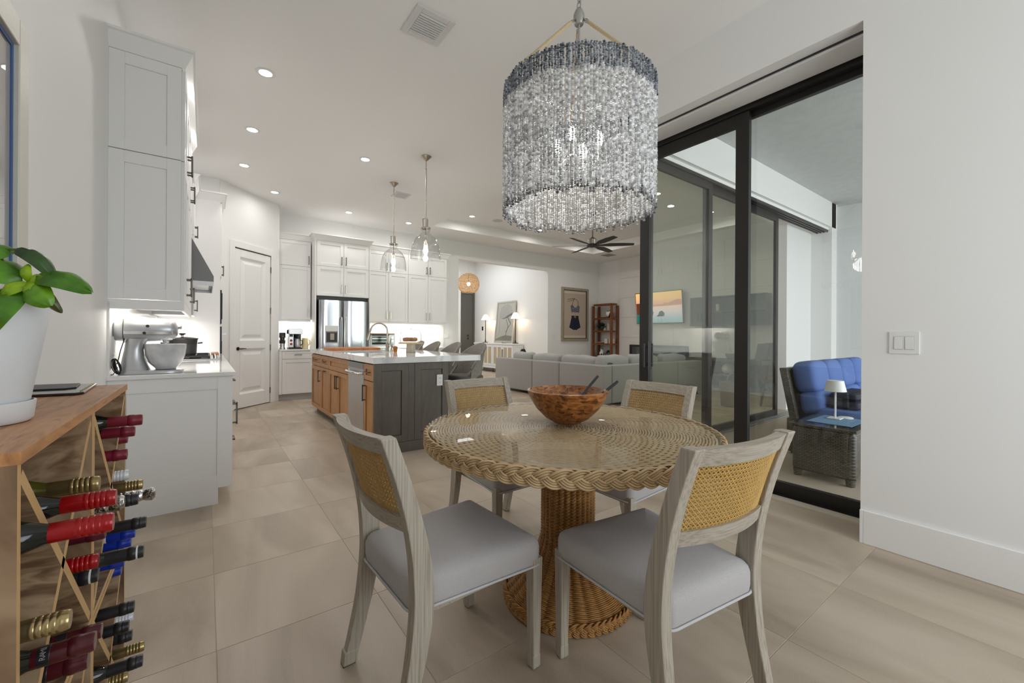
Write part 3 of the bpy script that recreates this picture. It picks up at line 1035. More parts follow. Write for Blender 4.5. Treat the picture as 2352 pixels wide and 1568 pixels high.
for k, (x0, x1) in enumerate(((2.655, 3.6), (3.6, 4.53))):
    t = thing('base_cabinet', ('white base cabinet right of the refrigerator behind the island', 'white base cabinet at the end of the fridge wall behind the bar stools')[k], 'cabinet', ((x0 + x1) / 2, 8.8, 0))
    MB().box(x0, 8.49, .115, x1, FY - .005, .897).build('body', CAB, t)
    MB().box(x0, 8.55, 0, x1, 8.8, .115).build('toe_kick', bpy.data.materials['grey_toe_kick'], t)
    for q in range(2):
        wq = (x1 - x0) / 2
        d = front('drawer', t, (x0 + q * wq + G, 8.49, .752), (1, 0, 0), (0, -1, 0), wq - 2 * G, .14, CAB, st=.04)
        pull(d, (x0 + (q + .5) * wq, 8.47, .825), (1, 0, 0), (0, -1, 0), L=.12)
        d = front('door', t, (x0 + q * wq + G, 8.49, .12), (1, 0, 0), (0, -1, 0), wq - 2 * G, .625, CAB, st=.062)
        pull(d, (x0 + q * wq + (wq - .05 if q == 0 else .05), 8.47, .62), (0, 0, 1), (0, -1, 0))
tag(MB().box(2.652, 8.45, .898, 4.55, FY - .005, .928).build('worktop', QUARTZ, bevel=.003), 'white worktop under the toaster oven right of the refrigerator', 'worktop')
struct(MB().box(1.057, FY - .015, .928, 1.628, FY - .004, 1.475).box(2.652, FY - .015, .928, 4.62, FY - .004, 1.475).build('trim_5', bpy.data.materials['backsplash_quartz']))
# ---- refrigerator
fr = thing('refrigerator', 'stainless side-by-side refrigerator with an ice and water dispenser', 'refrigerator', (2.14, 8.7, 0))
FS = mat('fridge_steel', (.62, .64, .68), .16, 1.0, bump=(2.2, .10))
MB().box(1.70, 8.44, .02, 2.60, FY - .02, 1.83).build('cabinet_body', mat('fridge_side', (.05, .05, .05), .4), fr)
MB().box(1.655, 8.50, 1.86, 2.625, 8.55, 1.93).build('top_grille', BLACK, fr)
for (x0, x1) in ((1.69, 2.122), (2.132, 2.612)):
    mb = MB()
    n = 14
    P = []
    for i in range(n + 1):
        q = i / n
        P.append((x0 + (x1 - x0) * q, 8.385 - .035 * (1 - (2 * q - 1) ** 4)))
    mb.prism(P + [(x1, 8.44), (x0, 8.44)], (0, 0, .06), (1, 0, 0), (0, 1, 0), (0, 0, 1.79))
    mb.build('door', FS, fr, smooth=35)
for x in (2.085, 2.168):
    mb = MB()
    mb.tube([(x, 8.35, .62), (x, 8.312, .65), (x, 8.305, .75), (x, 8.305, 1.42), (x, 8.312, 1.50), (x, 8.35, 1.53)], .014, 10)
    mb.build('handle', STEEL, fr, smooth=60)
dp = MB().box(1.80, 8.335, 1.04, 2.02, 8.356, 1.36).build('dispenser', mat('dispenser_grey', (.25, .25, .26), .4), fr, bevel=.004)
MB().box(1.795, 8.328, 1.26, 2.025, 8.337, 1.37).build('control_panel', WHITEP, dp, bevel=.004)
MB().box(1.82, 8.331, 1.06, 2.00, 8.336, 1.24).build('recess', BLACK, dp)
MB().box(1.88, 8.322, 1.10, 1.95, 8.331, 1.22).build('paddle', mat('paddle_tan', (.45, .38, .3), .4), dp)
MB().box(1.79, 8.315, 1.03, 2.03, 8.345, 1.045).build('drip_tray', WHITEP, dp)
# ---- things on the fridge-wall worktops
g_ = thing('coffee_grinder', 'narrow black and steel coffee grinder half hidden by the pantry wall', 'grinder', (1.135, 8.72, .929))
MB().lathe([(0, 0), (.05, 0), (.05, .02), (.042, .03), (.042, .10), (0, .1)], 20, (1.135, 8.72, .929)).build('base', STEEL, g_, smooth=40)
MB().lathe([(0, .1), (.05, .1), (.052, .16), (.04, .17), (.04, .2), (.053, .21), (.053, .29), (.05, .30), (0, .30)], 20, (1.135, 8.72, .929)).build('hopper', mat('smoked_hopper', (.03, .025, .022), .15), g_, smooth=40)
cm = thing('coffee_maker', 'steel and black coffee maker with red dials beside the refrigerator', 'coffee maker', (1.33, 8.70, .929))
X0, X1, Y0 = 1.225, 1.455, 8.60
MB().box(X0, Y0, .929, X1, 8.84, .955).build('base', BLACK, cm, bevel=.005)
MB().box(X0, Y0 + .02, .955, X0 + .085, 8.84, 1.29).build('tower', STEEL, cm, bevel=.006)
MB().box(X0 + .085, 8.76, .955, X1, 8.84, 1.29).build('tank', BLACK, cm, bevel=.006)
MB().box(X0, Y0, 1.20, X1, 8.84, 1.305).build('brew_head', STEEL, cm, bevel=.008)
MB().lathe([(.05, 1.20), (.035, 1.15), (.015, 1.13), (0, 1.13)], 20, (1.375, 8.69, 0)).build('filter_basket', BLACK, cm, smooth=40)
MB().lathe([(0, .956), (.052, .956), (.057, .98), (.055, 1.06), (.04, 1.10), (.042, 1.115), (0, 1.115)], 24, (1.375, 8.69, 0)).build('carafe', STEEL, cm, smooth=40)
MB().tube([(1.425, 8.67, 1.09), (1.462, 8.65, 1.085), (1.465, 8.65, 1.02), (1.428, 8.67, .99)], .008, 8).build('carafe_handle', BLACK, cm, smooth=60)
MB().box(X0 + .015, Y0 + .014, 1.155, X0 + .07, Y0 + .022, 1.20).build('display', BLACK, cm)
for z in (1.085, 1.02):
    MB().cyl((X0 + .043, Y0 + .02, z), (X0 + .043, Y0, z), .022, .02).build('dial', mat('red_dial', srgb(150, 25, 22), .35), cm, smooth=40)
kt = thing('cream_pitcher', 'pale yellow pitcher standing behind the coffee maker', 'pitcher', (1.535, 8.86, .929))
CRM = mat('pale_yellow_plastic', srgb(240, 226, 178), .4)
MB().lathe([(0, 0), (.062, 0), (.066, .02), (.058, .16), (.056, .20), (.035, .215), (0, .216)], 24, (1.535, 8.86, .929)).build('jug', CRM, kt, smooth=50)
MB().tube([(1.585, 8.83, 1.10), (1.615, 8.815, 1.09), (1.618, 8.813, 1.02), (1.59, 8.83, .985)], .009, 8).build('handle', CRM, kt, smooth=60)
# toaster oven
to = thing('toaster_oven', 'white-fronted toaster oven on the worktop behind the faucet', 'oven', (2.96, 8.72, .929))
MB().box(2.70, 8.60, .955, 3.24, 8.92, 1.21).build('body', mat('toaster_silver', (.62, .62, .63), .3, .6), to, bevel=.008)
MB().box(2.715, 8.585, .965, 3.10, 8.60, 1.20).build('door', WHITEP, to, bevel=.004)
MB().box(2.745, 8.58, 1.0, 3.07, 8.586, 1.165).build('door_glass', mat('toaster_glass', (.035, .045, .035), .05), to)
for z in (1.05, 1.12):
    MB().box(2.75, 8.577, z, 3.065, 8.58, z + .006).build('wire_shelf', CHROME, to)
MB().tube([(2.73, 8.56, 1.195), (3.09, 8.56, 1.195)], .009, 8).box(2.75, 8.56, 1.185, 2.77, 8.6, 1.205).box(3.05, 8.56, 1.185, 3.07, 8.6, 1.205).build('door_handle', BLACK, to)
for z in (1.0, 1.07, 1.14):
    MB().cyl((3.17, 8.60, z), (3.17, 8.575, z), .026, .022).build('knob', CHROME, to, smooth=40)
tag(MB().box(2.66, 8.56, 1.211, 3.22, 8.90, 1.232).build('baking_board', wood('toast_board', [srgb(120, 88, 60), srgb(160, 124, 88)], (1, 8, 8)), bevel=.004), 'brown wooden board lying on top of the toaster oven', 'board').name = 'wooden_board'
for (x, y) in ((2.73, 8.63), (3.21, 8.63), (2.73, 8.89), (3.21, 8.89)):
    MB().cyl((x, y, .929), (x, y, .956), .014).build('foot', BLACK, to)
# ================================================================== island
HON = wood('honey_oak', [srgb(150, 104, 62), srgb(176, 128, 80), srgb(190, 142, 92)], (6, 6, .5), 7, .4, .06)
TAU = wood('taupe_oak', [srgb(86, 79, 71), srgb(94, 86, 77), srgb(101, 93, 83)], (3, 3, .8), 4, .42, .03)
IX0, IX1, IY0, IY1 = 1.353, 2.14, 4.105, 7.093
MARB = None


def marble():
    m, nt, p = newmat('veined_quartz')
    L = nt.links
    g = N(nt, 'ShaderNodeNewGeometry')
    mp = N(nt, 'ShaderNodeMapping')
    mp.inputs['Scale'].default_value = (1, 1, 1)
    mp.inputs['Rotation'].default_value = (0, .5, .6)
    L.new(g.outputs['Position'], mp.inputs[0])
    wv = N(nt, 'ShaderNodeTexNoise', Scale=1.1, Detail=5.0, Distortion=.8)
    L.new(mp.outputs[0], wv.inputs['Vector'])
    sb = N(nt, 'ShaderNodeMath', operation='SUBTRACT')
    sb.inputs[1].default_value = .5
    ab = N(nt, 'ShaderNodeMath', operation='ABSOLUTE')
    L.new(wv.outputs['Fac'], sb.inputs[0])
    L.new(sb.outputs[0], ab.inputs[0])
    cr = N(nt, 'ShaderNodeValToRGB')
    e = cr.color_ramp.elements
    e[0].position, e[0].color = .0, (.60, .61, .64, 1)
    e[1].position, e[1].color = .022, (.84, .835, .83, 1)
    L.new(ab.outputs[0], cr.inputs[0])
    L.new(cr.outputs[0], p.inputs['Base Color'])
    p.inputs['Roughness'].default_value = .06
    return m


MARB = marble()
# worktop with sink cut-out
mb = MB()
WX0, WX1, WY0, WY1, SX0, SX1, SY0, SY1 = 1.315, 2.545, 4.07, 7.13, 1.42, 1.86, 5.12, 5.88
for (a, b_, c_, d_) in ((WX0, SX0, WY0, WY1), (SX1, WX1, WY0, WY1), (SX0, SX1, WY0, SY0), (SX0, SX1, SY1, WY1)):
    mb.box(a, c_, .915, b_, d_, .977)
tag(mb.build('island_worktop', MARB), 'thick white island worktop with grey veins and a long seating overhang', 'worktop')
sk = tag(MB().box(SX0, SY0, .72, SX1, SY1, .73).box(SX0, SY0, .73, SX0 + .008, SY1, .93).box(SX1 - .008, SY0, .73, SX1, SY1, .93).box(SX0, SY0, .73, SX1, SY0 + .008, .93).box(SX0, SY1 - .008, .73, SX1, SY1, .93).build('sink', STEEL), 'undermount steel sink in the island worktop', 'sink')
n_ = (-1, 0, 0)


def iunit(y0, y1, label, mode):
    t = thing('island_cabinet', label, 'cabinet', (1.65, (y0 + y1) / 2, 0), group='wooden island cabinets')
    mb = MB().box(IX0, y0, .10, IX0 + .05 if mode == 'sink' else 1.90, y1, .70 if mode == 'sink' else .912)
    mb.box(IX0, y0, .10, IX0 + .05, y1, .912)
    mb.build('body', HON, t)
    MB().box(IX0 + .06, y0, 0, 1.90, y1, .10).build('toe_kick', TAU, t)
    wq = y1 - y0
    A = dict(st=.052, rec=.012, gr=.002)
    if mode == 'sink':
        front('false_front', t, (IX0, y1 - G, .735), (0, -1, 0), n_, wq - 2 * G, .165, HON, **A)
        for q in range(2):
            ya = y1 - q * wq / 2 - G
            d = front('door', t, (IX0, ya, .105), (0, -1, 0), n_, wq / 2 - 2 * G, .622, HON, **A)
            pull(d, (IX0 - .02, y1 - wq / 2 + (.04 if q == 0 else -.04), .60), (0, 0, 1), n_, L=.17)
    else:
        d = front('drawer', t, (IX0, y1 - G, .735), (0, -1, 0), n_, wq - 2 * G, .165, HON, **A)
        pull(d, (IX0 - .02, (y0 + y1) / 2, .82), (0, 1, 0), n_, L=.14)
        d = front('door', t, (IX0, y1 - G, .105), (0, -1, 0), n_, wq - 2 * G, .622, HON, **A)
        if mode == 'pullout':
            pull(d, (IX0 - .02, (y0 + y1) / 2, .69), (0, 1, 0), n_, L=.14)
        else:
            pull(d, (IX0 - .02, y1 - .05 if mode == 'left' else y0 + .05, .60), (0, 0, 1), n_, L=.17)


iunit(6.444, 7.093, 'honey oak island cabinet farthest from the dining table', 'right')
iunit(5.962, 6.444, 'honey oak pull-out island cabinet next to the sink cabinet', 'pullout')
iunit(5.026, 5.962, 'honey oak island sink cabinet with two doors and a pair of pulls', 'sink')
iunit(IY0 + .02, 4.426, 'narrow honey oak island cabinet between dishwasher and dark end panel', 'left')
dw = thing('dishwasher', 'stainless dishwasher built into the honey oak island', 'dishwasher', (1.6, 4.726, .1))
MB().box(IX0 + .01, 4.43, .10, 1.90, 5.022, .90).build('tub', BLACK, dw)
MB().box(IX0 - .022, 4.432, .11, IX0 + .01, 5.02, .895).build('door', STEEL, dw, bevel=.004)
MB().box(IX0 - .026, 4.44, .835, IX0 - .02, 5.012, .89).build('control_strip', mat('dark_steel', (.3, .3, .3), .3, .9), dw)
MB().tube([(IX0 - .022, 4.47, .79), (IX0 - .06, 4.475, .79), (IX0 - .065, 4.50, .79), (IX0 - .065, 4.95, .79), (IX0 - .06, 4.975, .79), (IX0 - .022, 4.98, .79)], .016, 10).build('handle', CHROME, dw, smooth=60)
MB().box(IX0 + .04, 4.43, 0, 1.90, 5.022, .10).build('toe_kick', BLACK, dw)
ie = thing('island_end_panel', 'dark taupe panelled end of the island facing the dining table', 'panel', (1.74, IY0, 0))
MB().box(IX0 - .02, IY0 + .002, 0, IX1, IY0 + .02, .912).build('carcass', TAU, ie)
tag(MB().box(1.905, IY0 + .021, 0, IX1, IY1, .912).build('island_back_panel', TAU), 'dark taupe panel under the seating side of the island by the bar stools', 'panel')
MB().box(IX0 - .02, IY0 - .022, .0, IX1 + .005, IY0 + .002, .105).build('plinth', TAU, ie, bevel=.003)
front('panel', ie, (IX0 - .02, IY0 + .002, .107), (1, 0, 0), (0, -1, 0), .352, .803, TAU, st=.072, rec=.014, gr=.003)
MB().box(IX0 + .334, IY0 - .014, .107, IX0 + .398, IY0 + .002, .91).build('centre_stile', TAU, ie)
front('panel', ie, (IX0 + .40, IY0 + .002, .107), (1, 0, 0), (0, -1, 0), .39, .803, TAU, st=.072, rec=.014, gr=.003)
op = tag(MB().box(2.005, IY0 - .018, .655, 2.075, IY0 - .0098, .775).build('outlet', WHITEP, bevel=.002), 'white power outlet on the dark end panel of the island', 'outlet')
for z in (.69, .735):
    mb = MB().box(2.022, IY0 - .0205, z - .016, 2.058, IY0 - .018, z + .018)
    o = mb.build('socket', WHITEP, op, bevel=.002)
    MB().box(2.031, IY0 - .021, z - .004, 2.034, IY0 - .0204, z + .009).box(2.045, IY0 - .021, z - .004, 2.048, IY0 - .0204, z + .009).build('slot', BLACK, o)
# faucet
fa = thing('kitchen_faucet', 'brushed nickel gooseneck faucet at the island sink', 'faucet', (1.955, 5.5, .978))
fx, fy = 1.945, 5.45
MB().lathe([(0, 0), (.028, 0), (.028, .01), (.022, .02), (.021, .11), (.016, .12), (0, .12)], 24, (fx, fy, .978)).build('base', NICKEL, fa, smooth=40)
dirx = V3((-.96, .28, 0)).normalized()
pts = [V3((fx, fy, 1.09)), V3((fx, fy, 1.25))] + [V3((fx, fy, 1.25)) + dirx * (.105 - .105 * math.cos(a)) + V3((0, 0, .105 * math.sin(a))) for a in [PI * k / 12 for k in range(1, 12)]]
tip = V3((fx, fy, 1.23)) + dirx * .215
pts += [tip + V3((0, 0, .02)), tip + dirx * .012 - V3((0, 0, .02))]
MB().tube(pts, .0125, 12).build('neck', NICKEL, fa, smooth=60)
MB().tube([tip + dirx * .010 - V3((0, 0, .01)), tip + dirx * .028 - V3((0, 0, .08)), tip + dirx * .034 - V3((0, 0, .10))], [.015, .019, .021], 14).build('spray_head', NICKEL, fa, smooth=50)
MB().tube([(fx, fy, 1.06), (fx + .02, fy - .045, 1.065), (fx + .025, fy - .06, 1.15)], [.012, .009, .007], 10).build('lever', NICKEL, fa, smooth=60)
tag(MB().lathe([(0, 0), (.017, 0), (.017, .03), (.01, .035), (.01, .07), (.013, .075), (.012, .085), (0, .086)], 16, (1.95, 5.30, .978)).tube([(1.95, 5.3, 1.055), (1.91, 5.3, 1.06), (1.895, 5.3, 1.05)], .006, 8).build('soap_dispenser', NICKEL, smooth=40), 'small brushed nickel soap pump beside the island faucet', 'soap pump')
tag(MB().box(1.40, 6.18, .978, 2.10, 6.62, 1.012).build('cutting_board', wood('acacia_board', [srgb(122, 66, 30), srgb(176, 108, 56), srgb(204, 144, 88)], (1, 9, 9), 5), bevel=.005), 'long brown wooden cutting board on the island beyond the sink', 'board')
# cake stand with croissants under a glass dome
cs = thing('cake_stand', 'wooden pedestal cake stand on the island', 'cake stand', (2.10, 5.04, .978))
kx, ky = 2.105, 5.04
MB().lathe([(0, 0), (.06, 0), (.062, .01), (.058, .015), (.055, .11), (0, .11)], 32, (kx, ky, .978)).build('pedestal', wood('pale_wood', [srgb(190, 180, 165), srgb(214, 205, 190)], (6, 6, .6)), cs, smooth=40)
MB().lathe([(0, .11), (.15, .11), (.155, .118), (.15, .128), (0, .128)], 40, (kx, ky, .978)).build('plate', wood('plate_wood', [srgb(196, 164, 120), srgb(222, 196, 158)], (1, 6, 6)), cs, smooth=40)
dm = thing('glass_cloche', 'clear glass dome with a ball knob over the pastries', 'cloche', (kx, ky, 1.107))
MB().lathe([(.132, 1.107), (.134, 1.11), (.134, 1.19), (.126, 1.235), (.10, 1.262), (.05, 1.276), (.012, 1.28), (0, 1.28)], 40, (kx, ky, 0)).build('dome', CLEAR, dm, smooth=60)
MB().ball((kx, ky, 1.315), .024, nu=20, nv=14).cyl((kx, ky, 1.279), (kx, ky, 1.297), .011).build('knob', CLEAR, dm, smooth=50)
CRO = mat('baked_crust', srgb(176, 112, 44), .5, var=(22, .35), bump=(40, .4))
for i, (dx, dy, a) in enumerate(((-.07, -.04, .3), (0.0, -.055, 1.9), (.055, -.01, .9), (-.02, .05, 2.6))):
    mb = MB()
    pts, rr = [], []
    for k in range(13):
        q = (k / 12 - .5) * 2.2
        pts.append((kx + dx + .045 * math.sin(q) * math.cos(a) - .04 * (1 - math.cos(q)) * math.sin(a), ky + dy + .045 * math.sin(q) * math.sin(a) + .04 * (1 - math.cos(q)) * math.cos(a), 1.135 + .01 * math.cos(q)))
        rr.append((.008 + .02 * math.cos(q * .75)) * (1.0 if k % 2 else .9))
    mb.tube(pts, rr, 10)
    tag(mb.build('croissant', CRO, smooth=60), ('golden croissant at the left edge of the cake stand', 'golden croissant at the front of the cake stand', 'golden croissant at the right edge of the cake stand', 'golden croissant at the back of the cake stand')[i], 'pastry', 'croissants under the glass dome')
tag(MB().lathe([(0, 0), (.024, 0), (.029, .045), (.026, .05), (0, .045)], 14, (1.98, 5.25, .978)).ball((1.98, 5.25, 1.035), .033, .033, .022).build('muffin', CRO, smooth=60), 'small golden muffin on the island worktop by the cake stand', 'pastry')
# ---- bar stools
TAUP = mat('woven_taupe', (.30, .275, .245), .7, var=(60, .2), bump=(120, .6))
GREYW = wood('weathered_wood', [srgb(96, 90, 84), srgb(130, 123, 116), srgb(150, 143, 134)], (8, 8, .7), 6, .5)


def make_stool(label):
    t = thing('bar_stool', label, 'bar stool', (0, 0, 0), group='bar stools at the island')
    MB().ball((0, .02, .645), .225, .22, .045, e=.55, nu=28, nv=10).build('seat', mat('stool_cushion', (.13, .12, .115), .8, bump=(150, .3)), t, local=True, smooth=60)
    K = 24
    top, bot = [], []
    for k in range(K + 1):
        a = (k / K * 2 - 1) * 1.75
        zt = .74 + .345 * max(0, math.cos(a * .88)) ** .75
        r = .235 + .02 * (zt - .74)
        top.append(V3((r * math.sin(a), .02 - r * math.cos(a) * 1.05 - (zt - .7) * .12, zt)))
        bot.append(V3((.225 * math.sin(a), .02 - .225 * math.cos(a), .60)))
    mid = [(p * .5 + q * .5) for p, q in zip(top, bot)]
    inn = lambda R, d: [V3((p.x * (1 - d), (p.y - .02) * (1 - d) + .02, p.z)) for p in R]
    mb = MB()
    rows = [bot, mid, top]
    rows += [inn(top, .09), inn(mid, .10), inn(bot, .08)]
    mb.loft([[r[k] for r in rows] for k in range(K + 1)], True, True)
    mb.build('back_shell', TAUP, t, local=True, smooth=50)
    MB().tube(top, .017, 8).build('top_rail', GREYW, t, local=True, smooth=60)
    for (sx, sy) in ((1, 1), (-1, 1), (1, -1), (-1, -1)):
        MB().tube([(sx * .17, .02 + sy * .15, .62), (sx * .205, .02 + sy * .20, .0)], [.021, .015], 8).build('leg', GREYW, t, local=True, smooth=60)
    if True:
        mb = MB()
        for sy in (1,):
            mb.tube([(-.19, .02 + sy * .18, .25), (.19, .02 + sy * .18, .25)], .012, 8)
        for sx in (1, -1):
            mb.tube([(sx * .192, .2, .25), (sx * .192, -.16, .25)], .010, 8)
            mb.tube([(sx * .222, -.02, .80), (sx * .18, .16, .62)], .014, 8)
        mb.build('footrest', GREYW, t, local=True, smooth=60)
    return t


st0 = make_stool('grey-brown rounded bar stool nearest the dining table')
spots = [(2.80, 4.86, ''), (2.80, 5.56, 'second grey-brown rounded bar stool from the dining end of the island'), (2.80, 6.24, 'third grey-brown rounded bar stool, right of the cake stand'), (2.80, 6.86, 'farthest grey-brown rounded bar stool, behind the cake stand')]
for k, (x, y, lab) in enumerate(spots):
    if k == 0:
        st0.location = (x, y, 0)
        st0.rotation_euler = (0, 0, PI / 2 + .06)
    else:
        dup(st0, (x, y, 0), PI / 2, lab)
# ---- pendants over the island
def pendant(x, y, zg, label):
    t = thing('glass_pendant', label, 'pendant lamp', (x, y, CZ), group='clear glass island pendants')
    z0 = zg   # rim of the glass bell
    MB().lathe([(0, CZ), (.068, CZ), (.068, CZ - .008), (.05, CZ - .02), (.022, CZ - .05), (.012, CZ - .06), (0, CZ - .06)], 28, (x, y, 0)).build('canopy', NICKEL, t, smooth=45)
    mb = MB()
    for k in range(5):
        c0 = V3((x, y, CZ - .075 - k * .022))
        a = V3((1, 0, 0)) if k % 2 else V3((0, 1, 0))
        mb.tube([c0 + a * .008 * math.cos(q) + V3((0, 0, .015 * math.sin(q))) for q in [2 * PI * j / 10 for j in range(10)]], .0025, 5, closed=True)
    mb.build('chain', NICKEL, t, smooth=60)
    mb = MB()
    mb.cyl((x, y, CZ - .17), (x, y, z0 + .40), .0075, n=12)
    for z in (CZ - .17, z0 + .75, z0 + .40):
        mb.cyl((x, y, z), (x, y, z + .02), .010, n=12)
    mb.build('rod', NICKEL, t, smooth=40)
    mb = MB()
    for k in range(3):
        a = 2 * PI * k / 3 + .5
        mb.cyl((x + .035 * math.cos(a), y + .035 * math.sin(a), z0 + .40), (x + .04 * math.cos(a), y + .04 * math.sin(a), z0 + .52), .008, n=8)
        mb.tube([(x, y, z0 + .53), (x + .04 * math.cos(a), y + .04 * math.sin(a), z0 + .515)], .005, 6)
    mb.lathe([(.05, .385), (.062, .39), (.062, .405), (.05, .41)], 24, (x, y, z0))
    mb.build('yoke', NICKEL, t, smooth=40)
    MB().lathe([(.192, 0), (.19, .06), (.182, .13), (.165, .20), (.135, .26), (.085, .305), (.056, .325), (.052, .345), (.058, .37), (.066, .40)], 48, (x, y, z0)).build('glass_bell', CLEAR, t, smooth=80)
    MB().cyl((x, y, z0 + .40), (x, y, z0 + .26), .006, n=8).cyl((x, y, z0 + .26), (x, y, z0 + .175), .016, n=14).build('socket', NICKEL, t, smooth=40)
    MB().lathe([(.013, .175), (.017, .15), (.030, .12), (.031, .10), (.02, .08), (0, .073)], 18, (x, y, z0)).build('bulb', BULB, t, smooth=80)
    l = bpy.data.lights.new('pendant_light', 'POINT')
    l.energy = 6
    l.color = WARM
    l.shadow_soft_size = .03
    o = bpy.data.objects.new('pendant_light', l)
    COL.objects.link(o)
    o.location = (x, y, z0 + .05)


pendant(2.293, 5.025, 2.19, 'clear glass bell pendant over the near end of the island')
pendant(2.303, 6.205, 2.19, 'clear glass bell pendant over the far end of the island')
# ---- ceiling fittings
def downlight(x, y, z, k, p=5):
    t = thing('recessed_light', k, 'ceiling light', (x, y, z), group='recessed ceiling lights')
    MB().lathe([(.052, z - .001), (.075, z - .001), (.078, z - .004), (.052, z - .006), (.052, z - .001)], 28, (x, y, 0)).build('trim_ring', WHITEP, t, smooth=40)
    MB().lathe([(0, z - .004), (.052, z - .004)], 28, (x, y, 0)).build('lens', LENS, t)
    area('downlight', (x, y, z - .012), .10, 2.2 if 'pantry' in k else p, (0, 0, 0), WARM, spread=3.0)


for x, y, z, k in ((.413, 4.28, CZ, 'recessed light nearest the left wall cabinets'), (.411, 5.56, CZ, 'second recessed light along the left run'), (.409, 6.80, CZ, 'third recessed light along the left run'),
                   (.891, 7.78, CZ, 'recessed light in front of the pantry door'), (1.684, 5.59, CZ, 'recessed light over the wooden side of the island'), (2.17, 8.20, CZ, 'recessed light in front of the refrigerator'),
                   (3.37, 8.22, CZ, 'recessed light in front of the right-hand wall cabinets'), (4.52, 7.60, TZ, 'recessed light in the tray ceiling left of the speaker'), (6.40, 7.60, TZ, 'recessed light in the tray ceiling behind the fan'),
                   (8.2, 7.6, TZ, 'recessed light in the tray corner by the bookcase'), (4.52, 4.4, TZ, 'recessed light in the tray near the bar stools'), (8.2, 4.4, TZ, 'recessed light in the tray near the television'), (6.4, 4.4, TZ, 'recessed light in the tray near the glass slider')):
    downlight(x, y, z, k)
tag(MB().lathe([(0, TZ - .006), (.105, TZ - .006), (.115, TZ - .001)], 32, (5.14, 7.55, 0)).build('ceiling_speaker', mat('speaker_grille', (.62, .60, .58), .6), smooth=40), 'round flush speaker in the tray ceiling', 'speaker')


def vent(x0, y0, x1, y1, z, along_x, label, col, n=9, f=.05):
    t = thing('ceiling_vent', label, 'vent', ((x0 + x1) / 2, (y0 + y1) / 2, z), group='ceiling air vents')
    mb = MB().box(x0, y0, z - .012, x0 + f, y1, z).box(x1 - f, y0, z - .012, x1, y1, z).box(x0 + f, y0, z - .012, x1 - f, y0 + f, z).box(x0 + f, y1 - f, z - .012, x1 - f, y1, z)
    mb.build('frame', col, t, bevel=.002)
    MB().box(x0 + f, y0 + f, z - .0015, x1 - f, y1 - f, z).build('duct_shadow', GAP, t)  # dark sheet stands in for the shaded duct behind the slats
    for k in range(n):
        m = MB()
        if along_x:
            q = y0 + f + (y1 - y0 - 2 * f) * (k + .5) / n
            h = (y1 - y0 - 2 * f) / n * .30
            m.obox((x0 + f, q - h, z - .004), (x1 - x0 - 2 * f, 0, 0), (0, 2 * h, -.014), (0, .0008, .0015))
        else:
            q = x0 + f + (x1 - x0 - 2 * f) * (k + .5) / n
            h = (x1 - x0 - 2 * f) / n * .30
            m.obox((q - h, y0 + f, z - .004), (0, y1 - y0 - 2 * f, 0), (2 * h, 0, -.014), (.0008, 0, .0015))
        m.build('slat', col, t)


VW = mat('vent_white', (.66, .655, .65), .45)
vent(1.178, 2.74, 1.482, 3.05, CZ, True, 'white slatted air vent over the dining end of the kitchen', VW)
vent(2.47, 6.525, 2.72, 6.79, CZ, False, 'small ceiling air vent beside the far glass pendant', VW, 8, .03)
vent(9.09, 7.80, 9.40, 8.10, CZ, True, 'small grey ceiling vent near the television wall', mat('vent_grey', (.35, .34, .33), .5), 7, .03)
# ---- ceiling fan
fn = thing('ceiling_fan', 'dark six-blade ceiling fan hanging from the living-room tray', 'ceiling fan', (6.33, 5.86, TZ))
MB().lathe([(0, TZ), (.07, TZ), (.07, TZ - .03), (.02, TZ - .07), (.013, TZ - .08), (.013, 3.22), (.045, 3.20), (.05, 3.18), (0, 3.18)], 24, (6.33, 5.86, 0)).build('downrod', PEWTER, fn, smooth=40)
MB().lathe([(0, 3.2), (.06, 3.19), (.09, 3.16), (.095, 3.07), (.07, 3.055), (0, 3.055)], 32, (6.33, 5.86, 0)).build('motor', mat('fan_steel', (.32, .31, .29), .35, .8), fn, smooth=40)
FB = mat('fan_blade', (.045, .042, .04), .5)
MB().lathe([(0, 3.06), (.11, 3.055), (.12, 3.035), (.09, 3.02), (0, 3.018)], 32, (6.33, 5.86, 0)).build('hub', FB, fn, smooth=40)
for k in range(6):
    a = 2 * PI * k / 6 + .25
    M = Matrix.Translation((6.33, 5.86, 3.04)) @ Matrix.Rotation(a, 4, 'Z') @ Matrix.Rotation(-.24, 4, 'X')
    mb = MB()
    rings = []
    for (r, w0, w1) in ((.08, -.03, .03), (.2, -.045, .04), (.35, -.085, .06), (.6, -.08, .055), (.80, -.06, .045), (.82, -.045, .035)):
        rings.append([(r, w0, 0), (r, w1, .004), (r, w1, .010), (r, w0, .006)])
    mb.loft(rings)
    mb.xf(M)
    mb.build('blade', FB, fn, smooth=30)

# ================================================================== living room
LIN = mat('grey_linen', (.33, .315, .30), .9, var=(240, .10, 2), bump=(320, .35), sheen=.2)
LIN2 = mat('pale_cushion_linen', (.42, .41, .40), .9, var=(160, .06, 2), bump=(260, .35), sheen=.2)
so = thing('sectional_sofa', 'large pale grey sectional sofa with its back to the island', 'sofa', (6.4, 5.9, 0))


def rbox(mb, x0, y0, z0, x1, y1, z1, r=.03):
    rings = []
    for (z, ins) in ((z0, r * .6), (z0 + r * .6, 0), (z1 - r, 0), (z1 - r * .3, r * .3), (z1, r)):
        pts = []
        for (cx, cy, a0) in ((x1 - r, y1 - r, 0), (x0 + r, y1 - r, 90), (x0 + r, y0 + r, 180), (x1 - r, y0 + r, 270)):
            for k in range(4):
                a = math.radians(a0 + k * 30)
                pts.append((cx + (r - ins) * math.cos(a), cy + (r - ins) * math.sin(a), z))
        rings.append(pts)
    mb.loft(rings)
    return mb


